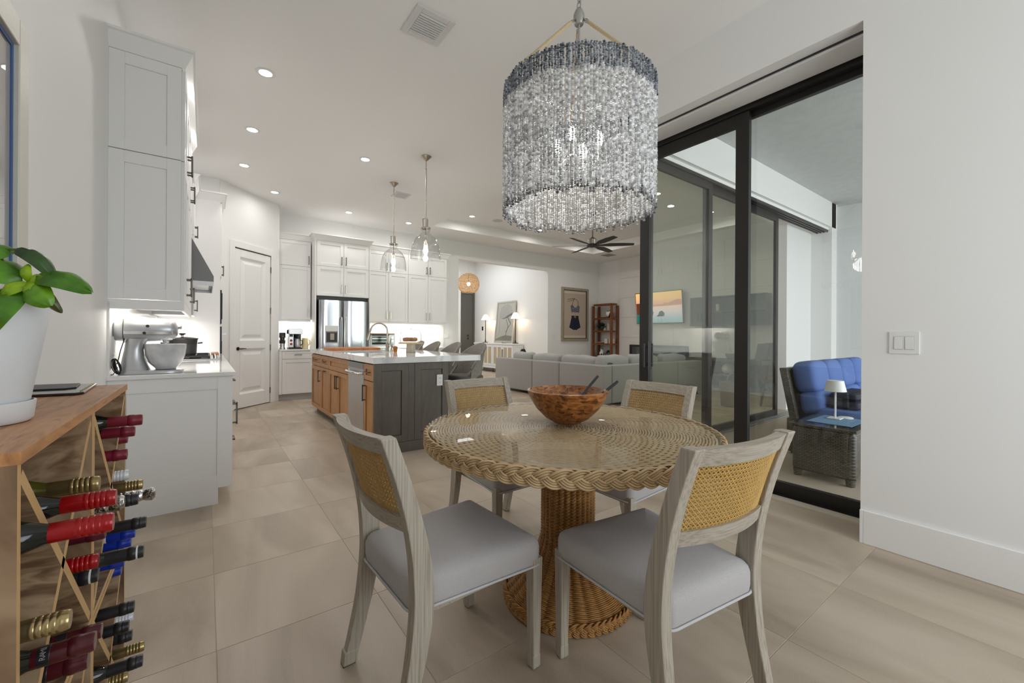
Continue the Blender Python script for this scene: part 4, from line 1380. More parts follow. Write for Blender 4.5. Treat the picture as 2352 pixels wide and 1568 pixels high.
for (y0, y1) in ((6.555, 7.88), (5.755, 6.55), (4.66, 5.75)):
    rbox(MB(), 5.32, y0, .06, 5.54, y1, .705).build('back_section', LIN, so, smooth=40)
    rbox(MB(), 5.545, max(y0, 5.50), .06, 6.32, y1, .30).build('seat_base', LIN, so, smooth=40)
    rbox(MB(), 5.55, max(y0, 5.50) + .005, .30, 6.34, y1 - .005, .46, .05).build('seat_cushion', LIN, so, smooth=40)
for (x0, x1) in ((5.545, 6.55), (6.555, 7.50), (7.505, 8.40)):
    rbox(MB(), x0, 4.66, .06, x1, 4.88, .705).build('back_section', LIN, so, smooth=40)
    rbox(MB(), x0, 4.885, .06, x1, 5.495, .30).build('seat_base', LIN, so, smooth=40)
    rbox(MB(), x0 + .005, 4.89, .30, x1 - .005, 5.50, .46, .05).build('seat_cushion', LIN, so, smooth=40)
for (x, y) in ((5.40, 7.8), (5.40, 6.55), (5.40, 5.75), (5.40, 4.74), (6.55, 4.74), (8.3, 4.74), (6.2, 7.8), (8.3, 5.4)):
    MB().cyl((x, y, 0), (x, y, .06), .03, n=12).build('foot', BLACK, so)


def cushion(c, sx, sy, sz, M, label, m, group='loose cushions on the sectional sofa'):
    mb = MB()
    mb.ball((0, 0, 0), sx, sy, sz, e=.34, nu=36, nv=14)
    for i, p in enumerate(mb.v):
        p = V3(p)
        k = 1 - .35 * (abs(p.x / sx) ** 3 + abs(p.z / sz) ** 3) / 2
        mb.v[i] = (p.x, p.y * k, p.z + .012 * math.sin(p.x * 14 + c[1] * 5) * (abs(p.z) / sz))
    mb.xf(Matrix.Translation(c) @ M)
    return tag(mb.build('sofa_cushion', m, smooth=80), label, 'cushion', group)


RZ = lambda a: Matrix.Rotation(a, 4, 'Z')
RX = lambda a: Matrix.Rotation(a, 4, 'X')
for (y, hw, label) in ((7.25, .33, 'grey back cushion at the foyer end of the sofa'), (6.47, .42, 'grey back cushion next to the foyer-end one'), (5.55, .46, 'plump pale back cushion in the long grey run')):
    cushion((5.70, y, .635), hw, .13, .20, RZ(PI / 2) @ RX(-.12), label, LIN2)
cushion((5.98, 5.05, .645), .40, .13, .21, RZ(.05) @ RX(.12), 'white back cushion in the sofa corner', LIN2)
cushion((6.85, 5.05, .645), .42, .13, .21, RX(.12), 'white back cushion seen through the slider frame', LIN2)
cushion((7.85, 5.05, .64), .42, .13, .20, RX(.12), 'white back cushion at the fireplace end of the sofa', LIN2)
cushion((5.86, 5.02, .60), .20, .07, .15, RZ(.7) @ RX(.2), 'dark slate throw pillow tucked into the sofa corner', mat('slate_linen', (.07, .085, .10), .9, bump=(250, .3)))
cushion((5.86, 7.55, .66), .20, .07, .19, RZ(1.2) @ Matrix.Rotation(.7, 4, 'Y'), 'black throw pillow poking up at the foyer end of the sofa', mat('black_linen', (.012, .012, .014), .9))
# bikini print on the far wall
def frame(root, o, ux, w_, h, n, fw, fd, m, inner=None, name='frame', gi=.016, gd=.8):
    o, ux, n = V3(o), V3(ux), V3(n)
    z = V3((0, 0, 1))
    mb = MB()
    mb.obox(o, ux * fw, z * h, n * fd).obox(o + ux * (w_ - fw), ux * fw, z * h, n * fd)
    mb.obox(o + ux * fw, ux * (w_ - 2 * fw), z * fw, n * fd).obox(o + ux * fw + z * (h - fw), ux * (w_ - 2 * fw), z * fw, n * fd)
    f = mb.build(name, m, root, bevel=.003)
    if inner:
        mb = MB()
        g = gi
        for (a, b_, ww, hh) in ((fw, fw, g, h - 2 * fw), (w_ - fw - g, fw, g, h - 2 * fw), (fw + g, fw, w_ - 2 * fw - 2 * g, g), (fw + g, h - fw - g, w_ - 2 * fw - 2 * g, g)):
            mb.obox(o + ux * a + z * b_, ux * ww, z * hh, n * (fd * gd))
        mb.build('fillet', inner, f)
    return f


bk = thing('swimwear_print', 'tall framed print of a patterned bikini top and navy shorts on the far wall', 'picture', (9.04, FY, 1.05))
bx0, bz0, bw, bh = 8.475, 1.048, 1.13, 1.612
frame(bk, (bx0, FY - .001, bz0), (1, 0, 0), bw, bh, (0, -1, 0), .075, .045, wood('silver_oak', [srgb(150, 138, 116), srgb(178, 166, 142)], (6, 6, 1)), mat('dark_fillet', (.035, .022, .014), .5))
MB().box(bx0 + .09, FY - .014, bz0 + .09, bx0 + bw - .09, FY - .002, bz0 + bh - .09).build('mat_board', mat('mat_board', srgb(214, 202, 186), .8), bk)
MB().box(bx0 + .10, FY - .016, bz0 + .17, bx0 + bw - .10, FY - .0142, bz0 + bh - .17).build('print', mat('print_paper', srgb(190, 174, 158), .8, var=(2, .05)), bk)
pp = lambda P: [(bx0 + bw / 2 + a, bz0 + b_) for a, b_ in P]
TXT = mat('striped_cloth', (.16, .16, .17), .8, var=(45, .8, 1))
NAV = mat('navy_cloth', (.012, .016, .04), .8, var=(6, .3))
MB().prism(pp([(-.15, .86), (-.19, 1.06), (-.12, 1.11), (-.02, 1.02), (.05, 1.02), (.13, 1.10), (.20, 1.05), (.17, .86), (.06, .88), (.02, .85), (-.03, .88)]), (0, FY - .018, 0), (1, 0, 0), (0, 0, 1), (0, .002, 0)).build('top_shape', TXT, bk)
mb = MB()
q = lambda a, b_: (bx0 + bw / 2 + a, FY - .0175, bz0 + b_)
mb.tube([q(-.12, 1.09), q(-.10, 1.17), q(-.05, 1.25), q(-.03, 1.30)], .006, 5).tube([q(.13, 1.09), q(.12, 1.20), q(.05, 1.26), q(-.05, 1.30), q(-.15, 1.27), q(-.32, 1.25)], .006, 5).tube([q(-.03, 1.28), q(-.15, 1.22), q(-.25, 1.20), q(-.32, 1.19)], .006, 5)
mb.build('straps', BLACK, bk)
MB().prism(pp([(-.15, .77), (.15, .77), (.15, .70), (.24, .42), (.05, .33), (0, .35), (-.05, .33), (-.24, .41), (-.15, .70)]), (0, FY - .018, 0), (1, 0, 0), (0, 0, 1), (0, .002, 0)).build('shorts_shape', NAV, bk)
MB().box(bx0 + bw / 2 - .04, FY - .0195, bz0 + .705, bx0 + bw / 2 + .04, FY - .018, bz0 + .76).build('buckle', mat('ochre_print', srgb(150, 122, 60), .7), bk)
def plate(x, z, w_, h, label, n=2):
    t = tag(MB().box(x - w_ / 2, FY - .008, z - h / 2, x + w_ / 2, FY, z + h / 2).build('switch_plate', WHITEP, bevel=.002), label, 'switch', 'wall switch plates')
    for k in range(n):
        c_ = x - w_ / 2 + w_ * (k + .5) / n
        MB().box(c_ - .018, FY - .012, z - .035, c_ + .018, FY - .008, z + .035).build('rocker', TRIM, t, bevel=.001)


plate(8.19, 1.19, .18, .12, 'white switch plate between the foyer opening and the swimwear print', 3)
plate(4.66, 1.185, .20, .12, 'white switch plate between the wall cabinets and the foyer opening', 3)
# bookcase
bc = thing('bookcase', 'open teak bookcase in the far corner of the living room', 'bookcase', (9.9, 8.6, 0))
TEAK = wood('teak', [srgb(92, 50, 18), srgb(128, 74, 30), srgb(150, 92, 42)], (5, 5, .7), 6, .45)
X0, X1, Y0, Y1 = 9.72, 10.04, 8.22, 9.0
for (x, y) in ((X0, Y0), (X0, Y1 - .06), (X1 - .06, Y0), (X1 - .06, Y1 - .06)):
    MB().box(x, y, 0, x + .06, y + .06, 2.131).build('post', TEAK, bc)
for z in (.60, .98, 1.37, 1.76, 2.19):
    MB().box(X0 + .005, Y0 + .06, z - .045, X1 - .005, Y1 - .06, z).box(X0 + .06, Y0 + .004, z - .045, X1 - .06, Y0 + .06, z).box(X0 + .06, Y1 - .06, z - .045, X1 - .06, Y1 - .004, z).build('shelf', TEAK, bc)
MB().box(X0 + .005, Y0 + .06, .12, X1 - .005, Y1 - .06, .17).build('shelf', TEAK, bc)
BW = mat('black_white_glaze', (.5, .5, .5), .4)
nt = BW.node_tree
tc = N(nt, 'ShaderNodeTexCoord')
vo = N(nt, 'ShaderNodeTexVoronoi', Scale=16.0)
cr = N(nt, 'ShaderNodeValToRGB')
cr.color_ramp.interpolation = 'CONSTANT'
cr.color_ramp.elements[0].color = (.02, .02, .02, 1)
cr.color_ramp.elements[1].position = .5
cr.color_ramp.elements[1].color = (.8, .8, .78, 1)
nt.links.new(tc.outputs['Object'], vo.inputs['Vector'])
nt.links.new(vo.outputs['Color'], cr.inputs[0])
nt.links.new(cr.outputs[0], nt.nodes['Principled BSDF'].inputs['Base Color'])
tag(MB().ball((9.86, 8.42, 1.875), .115, nu=24, nv=16).build('patterned_ball', BW, smooth=80), 'black and white patterned ball on the top bookcase shelf', 'ornament')
tag(MB().box(9.80, 8.52, 1.7615, 9.97, 8.86, 1.785).build('book', mat('brown_cover', (.06, .035, .02), .6), bevel=.002), 'flat brown book on the top bookcase shelf', 'book')
def leafy(mb, c, n, r, L, seed):
    rnd = random.Random(seed)
    for k in range(n):
        a, e = rnd.uniform(0, 2 * PI), rnd.uniform(-.35, 1.3)
        d = V3((math.cos(a) * math.cos(e), math.sin(a) * math.cos(e), math.sin(e)))
        b = V3(c) + d * r * rnd.uniform(.15, .8)
        s_ = d.cross(V3((rnd.uniform(-1, 1), rnd.uniform(-1, 1), 1))).normalized() * L * .3
        up = d.cross(s_).normalized() * L * .06
        mb.add([b, b + d * L * .5 + s_ + up, b + d * L, b + d * L * .5 - s_ + up, b + d * L * .5 - up], [(0, 1, 4), (1, 2, 4), (2, 3, 4), (3, 0, 4)])
    return mb


DGRN = mat('dark_leaf', (.02, .045, .015), .5, island=.5)
def potted(c, z, label, n, r, L, seed, potm, pr=.05, ph=.08):
    t = thing('potted_plant', label, 'plant', (c[0], c[1], z))
    MB().lathe([(0, 0), (pr * .8, 0), (pr, ph), (pr * .9, ph), (pr * .85, ph * .85), (0, ph * .85)], 18, (c[0], c[1], z)).build('pot', potm, t, smooth=40)
    o = leafy(MB(), (c[0], c[1], z + ph + r * .3), n, r, L, seed).build('foliage', DGRN, t)
    tag(o, kind='stuff')


DPOT = mat('dark_pot', (.06, .05, .045), .6)
potted((9.86, 8.74), 1.3705, 'bushy dark green plant on the second bookcase shelf', 130, .13, .075, 3, DPOT, .06, .07)
tag(MB().box(9.83, 8.42, 1.3705, 9.87, 8.47, 1.60).build('ivory_box', mat('ivory', srgb(220, 208, 186), .5), bevel=.002), 'upright ivory box on the second bookcase shelf', 'box')
tag(MB().lathe([(0, 0), (.03, 0), (.036, .04), (.014, .08), (.014, .10), (0, .1)], 16, (9.82, 8.56, 1.3705)).build('bud_vase', mat('sage_glaze', srgb(176, 178, 150), .4), smooth=50), 'small sage bud vase beside the ivory box', 'vase')
tag(MB().lathe([(0, .004), (.05, 0), (.10, .012), (.14, .035), (.136, .04), (.06, .02), (0, .018)], 28, (9.87, 8.72, .9805)).build('shell_dish', mat('shell', srgb(220, 200, 170), .5, var=(20, .2)), smooth=50), 'shallow shell-coloured dish on the third bookcase shelf', 'dish')
for k, (y, m_) in enumerate(((8.50, 'white_photo_cube'), (8.32, 'white_photo_cube'))):
    tag(MB().box(9.79, y - .06, .9805, 9.91, y + .06, 1.12).build('white_cube', bpy.data.materials.get('white_photo_cube') or mat('white_photo_cube', srgb(226, 220, 212), .5), bevel=.003), ('white decorative cube in the middle of the third bookcase shelf', 'white decorative cube at the near end of the third bookcase shelf')[k], 'ornament')
tag(MB().lathe([(0, 0), (.055, 0), (.07, .05), (.075, .13), (.05, .18), (.035, .19), (.045, .215), (0, .215)], 24, (9.86, 8.72, .6005)).build('patterned_jar', BW, smooth=50), 'black and white ginger jar on the low bookcase shelf', 'jar')
potted((9.84, 8.44), .6005, 'small green plant on the low bookcase shelf', 60, .08, .06, 8, mat('grey_pot', (.3, .3, .3), .6), .045, .06)
# television and fireplace
tv = thing('television', 'large television on a tilting arm showing an orange and teal seascape', 'television', (10.0, 6.8, 1.5))
ya, yb, za, zb_ = 6.05, 7.50, 1.56, 2.42
tl = .10
mb = MB()
mb.obox((9.93 + .03, ya, za), (0, yb - ya, 0), (-.08, 0, zb_ - za), (.035, 0, .003))
mb.build('bezel', BLACK, tv)
SCR = ramp_mat('sunset_screen', ((0, srgb(120, 166, 176)), (.15, srgb(160, 176, 190)), (.38, srgb(214, 196, 204)), (.52, srgb(228, 196, 184)), (.60, srgb(216, 158, 132)), (.78, srgb(240, 186, 126)), (1, srgb(240, 196, 110))), 2, za - 1.5, zb_ - 1.5, emit=.5, rough=.15)
nx = V3((-(zb_ - za), 0, -.08)).normalized()
sc0 = V3((9.96, 0, za)) + nx * .002
mb = MB()
up_ = V3((-.08, 0, zb_ - za))
mb.obox(sc0 + V3((0, ya + .015, 0)) + up_ * .018, (0, yb - ya - .03, 0), up_ * .964, nx * .001)
scr = mb.build('screen', SCR, tv)
rk = emis('screen_rock', srgb(62, 84, 84), .3)
rk2 = emis('screen_hills', srgb(196, 140, 122), .45)
rk3 = emis('screen_cliff', srgb(112, 54, 26), .3)
rk4 = emis('screen_bright_teal', srgb(24, 118, 104), .35)


def on_screen(P, m, d=.0015):
    """flat picture element on the screen; P in (fraction from near end, fraction up)"""
    vs = [sc0 + nx * d + V3((0, ya + (yb - ya) * a, 0)) + up_ * b_ for a, b_ in P]
    MB().add(vs, [tuple(range(len(vs)))]).build('screen_shape', m, scr)


on_screen([(.02, .56), (.02, .72), (.10, .73), (.2, .68), (.3, .62), (.36, .66), (.40, .60), (.62, .60), (.62, .54), (.3, .545)], rk2)
on_screen([(.38, .22), (.37, .32), (.42, .40), (.48, .37), (.50, .28), (.55, .22)], rk, .002)
on_screen([(.62, .26), (.60, .36), (.64, .46), (.72, .44), (.74, .26)], rk, .002)
on_screen([(.76, .30), (.74, .55), (.80, .66), (.985, .66), (.985, .30)], rk3, .002)
on_screen([(.76, .02), (.75, .30), (.985, .30), (.985, .02)], rk4, .002)
MB().box(9.97, 6.6, 1.75, 10.05, 6.95, 2.2).build('wall_arm', BLACK, tv)
fp = thing('fireplace', 'dark framed linear fireplace set in the tiled wall under the television', 'fireplace', (10.03, 7.0, .40))
MB().box(9.995, 5.95, .40, 10.05, 6.02, .96).box(9.995, 7.71, .40, 10.05, 7.78, .96).box(9.995, 6.02, .40, 10.05, 7.71, .46).box(9.995, 6.02, .90, 10.05, 7.71, .96).build('surround', BRONZE, fp)
MB().box(10.03, 6.02, .46, 10.048, 7.71, .90).build('firebox', mat('firebox', (.02, .018, .016), .6), fp)
MB().box(10.0, 6.02, .46, 10.006, 7.71, .90).build('glass_front', GLASSN, fp)
# built-in cabinets right of the television
BG = mat('grey_green_lacquer', (.09, .095, .08), .45)
bi = thing('media_shelf', 'grey-green built-in upper cabinet with an open shelf right of the television', 'cabinet', (9.9, 5.2, 1.47))
MB().box(9.78, 4.0, 1.47, 10.05, 4.02, 2.17).box(9.78, 5.74, 1.47, 10.05, 5.76, 2.17).box(9.78, 5.30, 1.47, 10.05, 5.32, 2.17).box(9.78, 4.02, 2.15, 10.05, 5.74, 2.17).box(9.78, 4.02, 1.47, 10.05, 5.74, 1.49).box(10.03, 4.02, 1.49, 10.05, 5.74, 2.15).build('carcass', BG, bi)
MB().box(9.80, 4.02, 1.80, 10.03, 5.30, 1.825).build('shelf', BG, bi)
d = front('door', bi, (9.78, 5.755, 1.475), (0, -1, 0), (-1, 0, 0), .45, .69, BG, st=.05)
pull(d, (9.76, 5.36, 1.70), (0, 0, 1), (-1, 0, 0), L=.2)
bl = thing('media_cabinet', 'grey-green built-in base cabinet with a niche right of the television', 'cabinet', (9.85, 5.2, 0))
MB().box(9.62, 3.4, .02, 10.05, 5.80, .06).box(9.62, 3.4, .63, 10.05, 5.80, .69).box(9.62, 5.10, .06, 10.05, 5.80, .63).box(10.02, 3.4, .06, 10.05, 5.10, .63).box(9.62, 3.4, .06, 10.05, 3.44, .63).build('carcass', BG, bl)
MB().box(9.64, 3.44, .30, 10.02, 5.10, .325).build('shelf', TEAK, bl)
for k in range(2):
    d = front('door', bl, (9.62, 5.80 - k * .35, .065), (0, -1, 0), (-1, 0, 0), .345, .56, BG, st=.045)
    pull(d, (9.60, 5.45 + (.035 if k == 0 else -.035), .45), (0, 0, 1), (-1, 0, 0), L=.16)
CER = mat('cream_ceramic', (.55, .50, .40), .5)
tag(MB().lathe([(0, 0), (.07, 0), (.13, .08), (.14, .15), (.10, .23), (.05, .25), (.05, .26), (0, .26)], 28, (9.80, 4.82, .326)).build('round_vase', CER, smooth=60), 'round cream vase in the niche of the built-in cabinet', 'vase')
tag(MB().lathe([(0, 0), (.05, 0), (.075, .05), (.05, .10), (.02, .115), (0, .115)], 24, (9.78, 4.52, .326)).build('small_vase', CER, smooth=60), 'small squat cream vase right of the round vase', 'vase')
tag(MB().lathe([(0, 0), (.12, 0), (.17, .06), (.18, .12), (.17, .12), (.11, .03), (0, .03)], 28, (9.82, 4.70, .691)).build('stone_bowl', mat('stone_glaze', (.30, .29, .26), .6, var=(20, .2)), smooth=60), 'wide stone bowl on top of the built-in base cabinet', 'bowl')
tag(MB().cyl((9.90, 5.12, 1.826), (9.90, 5.12, 1.99), .045).build('pillar_candle', CER, smooth=40), 'cream pillar candle on the built-in shelf', 'candle')
# living-room keyboard stand seen through the slider
ks = thing('keyboard_stand', 'dark keyboard on a crossed stand behind the last glass panel', 'keyboard', (8.3, 3.35, 0))
MB().tube([(7.75, 3.25, .02), (8.55, 3.45, .72)], .022, 8).tube([(8.55, 3.25, .02), (7.75, 3.45, .72)], .022, 8).build('crossed_legs', BLACK, ks)
MB().box(7.55, 3.15, .72, 8.75, 3.50, .80).build('keyboard', mat('keyboard_dark', (.06, .06, .055), .5), ks, bevel=.008)
MB().prism([(7.9, .80), (8.0, 1.08), (8.70, 1.10), (8.72, .80)], (0, 3.22, 0), (1, 0, 0), (0, 0, 1), (0, .2, 0)).build('music_rest', bpy.data.materials['keyboard_dark'], ks, bevel=.01)
bsk = thing('wicker_basket', 'brown wicker basket on the floor by the keyboard stand', 'basket', (7.35, 3.55, 0))
MB().lathe([(0, 0), (.17, 0), (.20, .42), (.185, .42), (.16, .02), (0, .02)], 28, (7.35, 3.55, .0005)).build('body', mat('wicker_brown', (.14, .10, .05), .7, bump=(60, .8)), bsk, smooth=40)
MB().tube([(7.17, 3.55, .40)] + [(7.35 - .18 * math.cos(a), 3.55, .40 + .17 * math.sin(a)) for a in [PI * k / 10 for k in range(1, 10)]] + [(7.53, 3.55, .40)], .012, 8).build('handle', bpy.data.materials['wicker_brown'], bsk, smooth=60)
# ================================================================== foyer
co = thing('foyer_console', 'long white sideboard with cane door panels on iron legs in the foyer', 'sideboard', (7.8, 11.4, 0))
CX0, CX1, CY0, CY1 = 7.58, 7.97, 10.24, 12.55
MB().box(CX0 + .02, CY0 + .02, .17, CX1, CY1 - .02, .91).build('body', CAB, co)
MB().box(CX0 - .01, CY0 - .015, .91, CX1 + .0, CY1 + .015, .955).build('top', CAB, co, bevel=.006)
MB().box(CX0, CY0, .13, CX1, CY1, .20).build('plinth', CAB, co, bevel=.004)
CANEP = mat('cane_panel', srgb(196, 180, 150), .7, var=(80, .2), bump=(140, .5))
wq = (CY1 - CY0 - .04) / 4
for k in range(4):
    y0 = CY0 + .02 + k * wq
    d = front('door', co, (CX0 + .02, y0 + wq - .004, .21), (0, -1, 0), (-1, 0, 0), wq - .008, .685, CAB, st=.07, rec=.012)
    MB().box(CX0 + .0065, y0 + .08, .285, CX0 + .0082, y0 + wq / 2 - .03, .82).box(CX0 + .0065, y0 + wq / 2 + .03, .285, CX0 + .0082, y0 + wq - .08, .82).build('cane_infill', CANEP, d)
    MB().box(CX0 - .002, y0 + wq / 2 - .03, .21, CX0 + .008, y0 + wq / 2 + .03, .89).build('mullion', CAB, d)
    if k in (0, 2):
        pull(d, (CX0, y0 + wq - .03, .55), (0, 0, 1), (-1, 0, 0), L=.42, r=.009)
front('side_panel', co, (CX0 + .02, CY0 + .02, .21), (1, 0, 0), (0, -1, 0), .36, .69, CAB, st=.06)
for y in (CY0 + .12, CY1 - .12, (CY0 + CY1) / 2):
    MB().tube([(CX0 + .04, y, .13), (CX0 + .03, y, .0)], .012, 8).tube([(CX1 - .05, y, .13), (CX1 - .05, y, .0)], .012, 8).build('leg', BLACK, co)
SHD = emis('lamp_shade_lit', (1.0, .88, .70), 1.3)
for k, (y, lab) in enumerate(((12.08, 'slim black table lamp with white cone shade left of the heron picture'), (10.36, 'slim black table lamp with white cone shade right of the heron picture'))):
    t = thing('table_lamp', lab, 'lamp', (7.75, y, .956), group='pair of foyer lamps')
    MB().lathe([(0, 0), (.095, 0), (.095, .018), (.03, .024), (.022, .06), (.018, .10), (.013, .11), (.012, .84), (0, .84)], 20, (7.75, y, .956)).build('stem', BLACK, t, smooth=40)
    MB().lathe([(.15, .78), (.075, .93), (.04, .965), (.035, .965), (.072, .925), (.147, .78)], 28, (7.75, y, .956)).build('shade', SHD, t, smooth=50)
    l = bpy.data.lights.new('lamp_light', 'POINT')
    l.energy = 5
    l.color = (1, .82, .6)
    l.shadow_soft_size = .03
    o = bpy.data.objects.new('lamp_light', l)
    COL.objects.link(o)
    o.location = (7.75, y, .956 + .80)
hp_ = thing('heron_picture', 'tall framed picture of a pale wading bird leaning on the white sideboard', 'picture', (7.88, 11.12, .956))
hy0, hy1, hz0, hz1 = 10.61, 11.64, .957, 2.335
L_ = hz1 - hz0
tilt = Matrix.Translation((7.80, 0, hz0)) @ Matrix.Rotation(math.atan2(.14, L_), 4, 'Y')
fm = mat('silver_leaf_frame', (.55, .53, .46), .35, .5)
mb = MB()
for (a, b_, c_, d_) in ((hy0, hy0 + .05, 0, L_), (hy1 - .05, hy1, 0, L_), (hy0 + .05, hy1 - .05, 0, .05), (hy0 + .05, hy1 - .05, L_ - .05, L_)):
    mb.box(0, a, c_, .04, b_, d_)
mb.xf(tilt).build('frame', fm, hp_, bevel=.003)
MB().box(.018, hy0 + .05, .05, .025, hy1 - .05, L_ - .05).xf(tilt).build('paper', mat('cream_paper', srgb(232, 228, 214), .7, var=(3, .03)), hp_)
def art(P, m, x=.017):
    mb = MB()
    mb.prism([(hy1 - (hy1 - hy0) * a, L_ * b_) for a, b_ in P], (x - .001, 0, 0), (0, 1, 0), (0, 0, 1), (.0012, 0, 0))
    mb.xf(tilt).build('painted_shape', m, hp_)


art([(.22, .60), (.16, .72), (.22, .84), (.40, .92), (.62, .93), (.80, .86), (.86, .74), (.78, .66), (.60, .60), (.40, .57)], mat('bird_grey', srgb(206, 203, 196), .8, var=(9, .12)))
art([(.30, .585), (.44, .60), (.62, .66), (.88, .72), (.86, .67), (.62, .60), (.44, .575)], mat('bird_dark', srgb(58, 58, 56), .8), .0165)
art([(.62, .60), (.80, .46), (.56, .26), (.585, .26), (.84, .465), (.66, .61)], bpy.data.materials['bird_dark'], .016)
art([(.55, .56), (.68, .40), (.55, .12), (.575, .12), (.71, .40), (.58, .57)], bpy.data.materials['bird_dark'], .0165)
art([(.18, .62), (.22, .40), (.24, .28), (.10, .14), (.13, .14), (.28, .29), (.25, .40), (.21, .62)], bpy.data.materials['bird_grey'], .016)
art([(.06, .06), (.06, .09), (.30, .15), (.60, .19), (.94, .17), (.94, .06)], mat('mound_green', srgb(116, 116, 60), .8, var=(7, .4)), .0165)
MB().box(.012, hy0 + .05, .05, .0145, hy1 - .05, L_ - .05).xf(tilt).build('picture_glass', CLEAR, hp_)
tag(MB().lathe([(0, 0), (.05, 0), (.09, .03), (.10, .05), (.09, .052), (.045, .012), (0, .01)], 20, (7.66, 10.86, .956)).build('small_bowl', mat('silver_dish', (.6, .58, .55), .3, .6), smooth=50), 'small silver dish on the foyer sideboard', 'dish')
MB().box(FX - .012, 12.62, 1.38, FX, 12.70, 1.52).build('thermostat', BLACK)
tag(bpy.data.objects['thermostat'], 'small black thermostat on the foyer wall left of the lamps', 'thermostat')
# wicker globe pendant
wg = thing('wicker_pendant', 'round woven wicker globe lamp hanging in the foyer opening', 'pendant lamp', (5.89, 10.07, 2.64))
WICK = mat('honey_wicker', srgb(200, 162, 98), .6, island=.25)
R0 = .30
mb = MB()
for k in range(26):
    z = -.235 + k * .0195
    r = math.sqrt(max(0.02, R0 * R0 - z * z))
    mb.tube([(5.89 + r * math.cos(a), 10.07 + r * math.sin(a), 2.64 + z + .004 * math.sin(9 * a + k * 2)) for a in [2 * PI * j / 40 for j in range(40)]], .0045, 5, closed=True)
for k in range(34):
    a = 2 * PI * k / 34
    mb.tube([(5.89 + math.sqrt(max(.002, R0 * R0 - z * z)) * math.cos(a + .15 * math.sin(z * 12)), 10.07 + math.sqrt(max(.002, R0 * R0 - z * z)) * math.sin(a + .15 * math.sin(z * 12)), 2.64 + z) for z in [-.235 + .053 * j for j in range(11)]], .004, 4)
tag(mb.build('woven_globe', WICK, wg, smooth=60), kind='stuff')
MB().cyl((5.89, 10.07, 2.92), (5.89, 10.07, 3.9), .004, n=8).build('cord', mat('cord_white', (.7, .68, .62), .6), wg)
MB().ball((5.89, 10.07, 2.63), .05, nu=16, nv=12).build('bulb', emis('globe_bulb', (1, .85, .6), 12), wg, smooth=80)
MB().cyl((5.89, 10.07, 2.67), (5.89, 10.07, 2.92), .012, n=10).build('socket', NICKEL, wg)
l = bpy.data.lights.new('globe_light', 'POINT')
l.energy = 5
l.color = (1, .85, .65)
l.shadow_soft_size = .06
o = bpy.data.objects.new('globe_light', l)
COL.objects.link(o)
o.location = (5.89, 10.07, 2.60)
# ================================================================== dining table
TCX, TCY = 1.362, 1.405
RAT = mat('natural_rattan', srgb(194, 166, 126), .5, island=.16, var=(30, .12))
RATD = mat('honey_rattan', srgb(170, 122, 64), .5, island=.14, var=(30, .18))
RATW = mat('pale_rattan_weave', srgb(204, 182, 146), .55, var=(40, .14))
CORE = mat('rattan_core', srgb(74, 50, 26), .7)
tb = thing('dining_table', 'round wicker pedestal dining table with a braided rim and glass top', 'table', (TCX, TCY, 0))
MB().lathe([(0, .7845), (.636, .7845), (.640, .7865), (.640, .7925), (.636, .795), (0, .795)], 160, (TCX, TCY, 0)).build('glass_top', TTOP, tb, smooth=30)
MB().lathe([(0, .745), (.63, .745), (.63, .7725), (0, .7725)], 80, (TCX, TCY, 0)).build('deck', mat('deck_rattan', srgb(122, 94, 60), .7), tb, smooth=30)


def braid(R, zc, A, B, periods, cane, ncane, spacing, tilt=0.0, segs=20):
    """three flat bundles of canes plaited around a circle"""
    mb = MB()
    M = periods * segs
    for s_ in range(3):
        for j in range(ncane):
            off = (j - (ncane - 1) / 2) * spacing
            pts = []
            for i in range(M):
                th = 2 * PI * i / M
                ph = periods * th + 2 * PI * s_ / 3
                zz = A * math.sin(ph)
                rr = B * math.sin(2 * ph)
                dz, ds = A * periods * math.cos(ph), R
                L_ = math.hypot(dz, ds)
                th2 = th - off * dz / L_ / R
                z2 = zz + off * ds / L_
                r2 = R + rr
                pts.append((TCX + (r2 + z2 * tilt) * math.cos(th2), TCY + (r2 + z2 * tilt) * math.sin(th2), zc + z2))
            mb.tube(pts, cane, 5, closed=True)
    return mb


rim = braid(.650, .752, .018, .0075, 26, .0042, 4, .0078).build('braided_rim', RAT, tb, smooth=80)
tag(rim, kind='stuff')


def weave_disc():
    mb = MB()
    k = 0
    r = .022
    while r < .634:
        n = 32 if r < .24 else 96
        S_ = n * 5
        w_ = .0046
        ring = []
        for i in range(S_):
            th = 2 * PI * i / S_
            z = .7770 + .0030 * math.sin(n / 2 * th + PI * k)
            ring.append([((r + d) * math.cos(th) + TCX, (r + d) * math.sin(th) + TCY, z + h) for d, h in ((-w_, -.0028), (-w_ * .5, .0014), (0, .0026), (w_ * .5, .0014), (w_, -.0028))])
        ring.append(ring[0])
        mb.loft(ring, False, False)
        r += .0120
        k += 1
    return mb


tag(weave_disc().build('woven_top', RATW, tb, smooth=180, loc=None), kind='stuff')


def ped_r(z):
    return .118 if z > .30 else .118 + .168 * ((.30 - z) / .26) ** 1.75


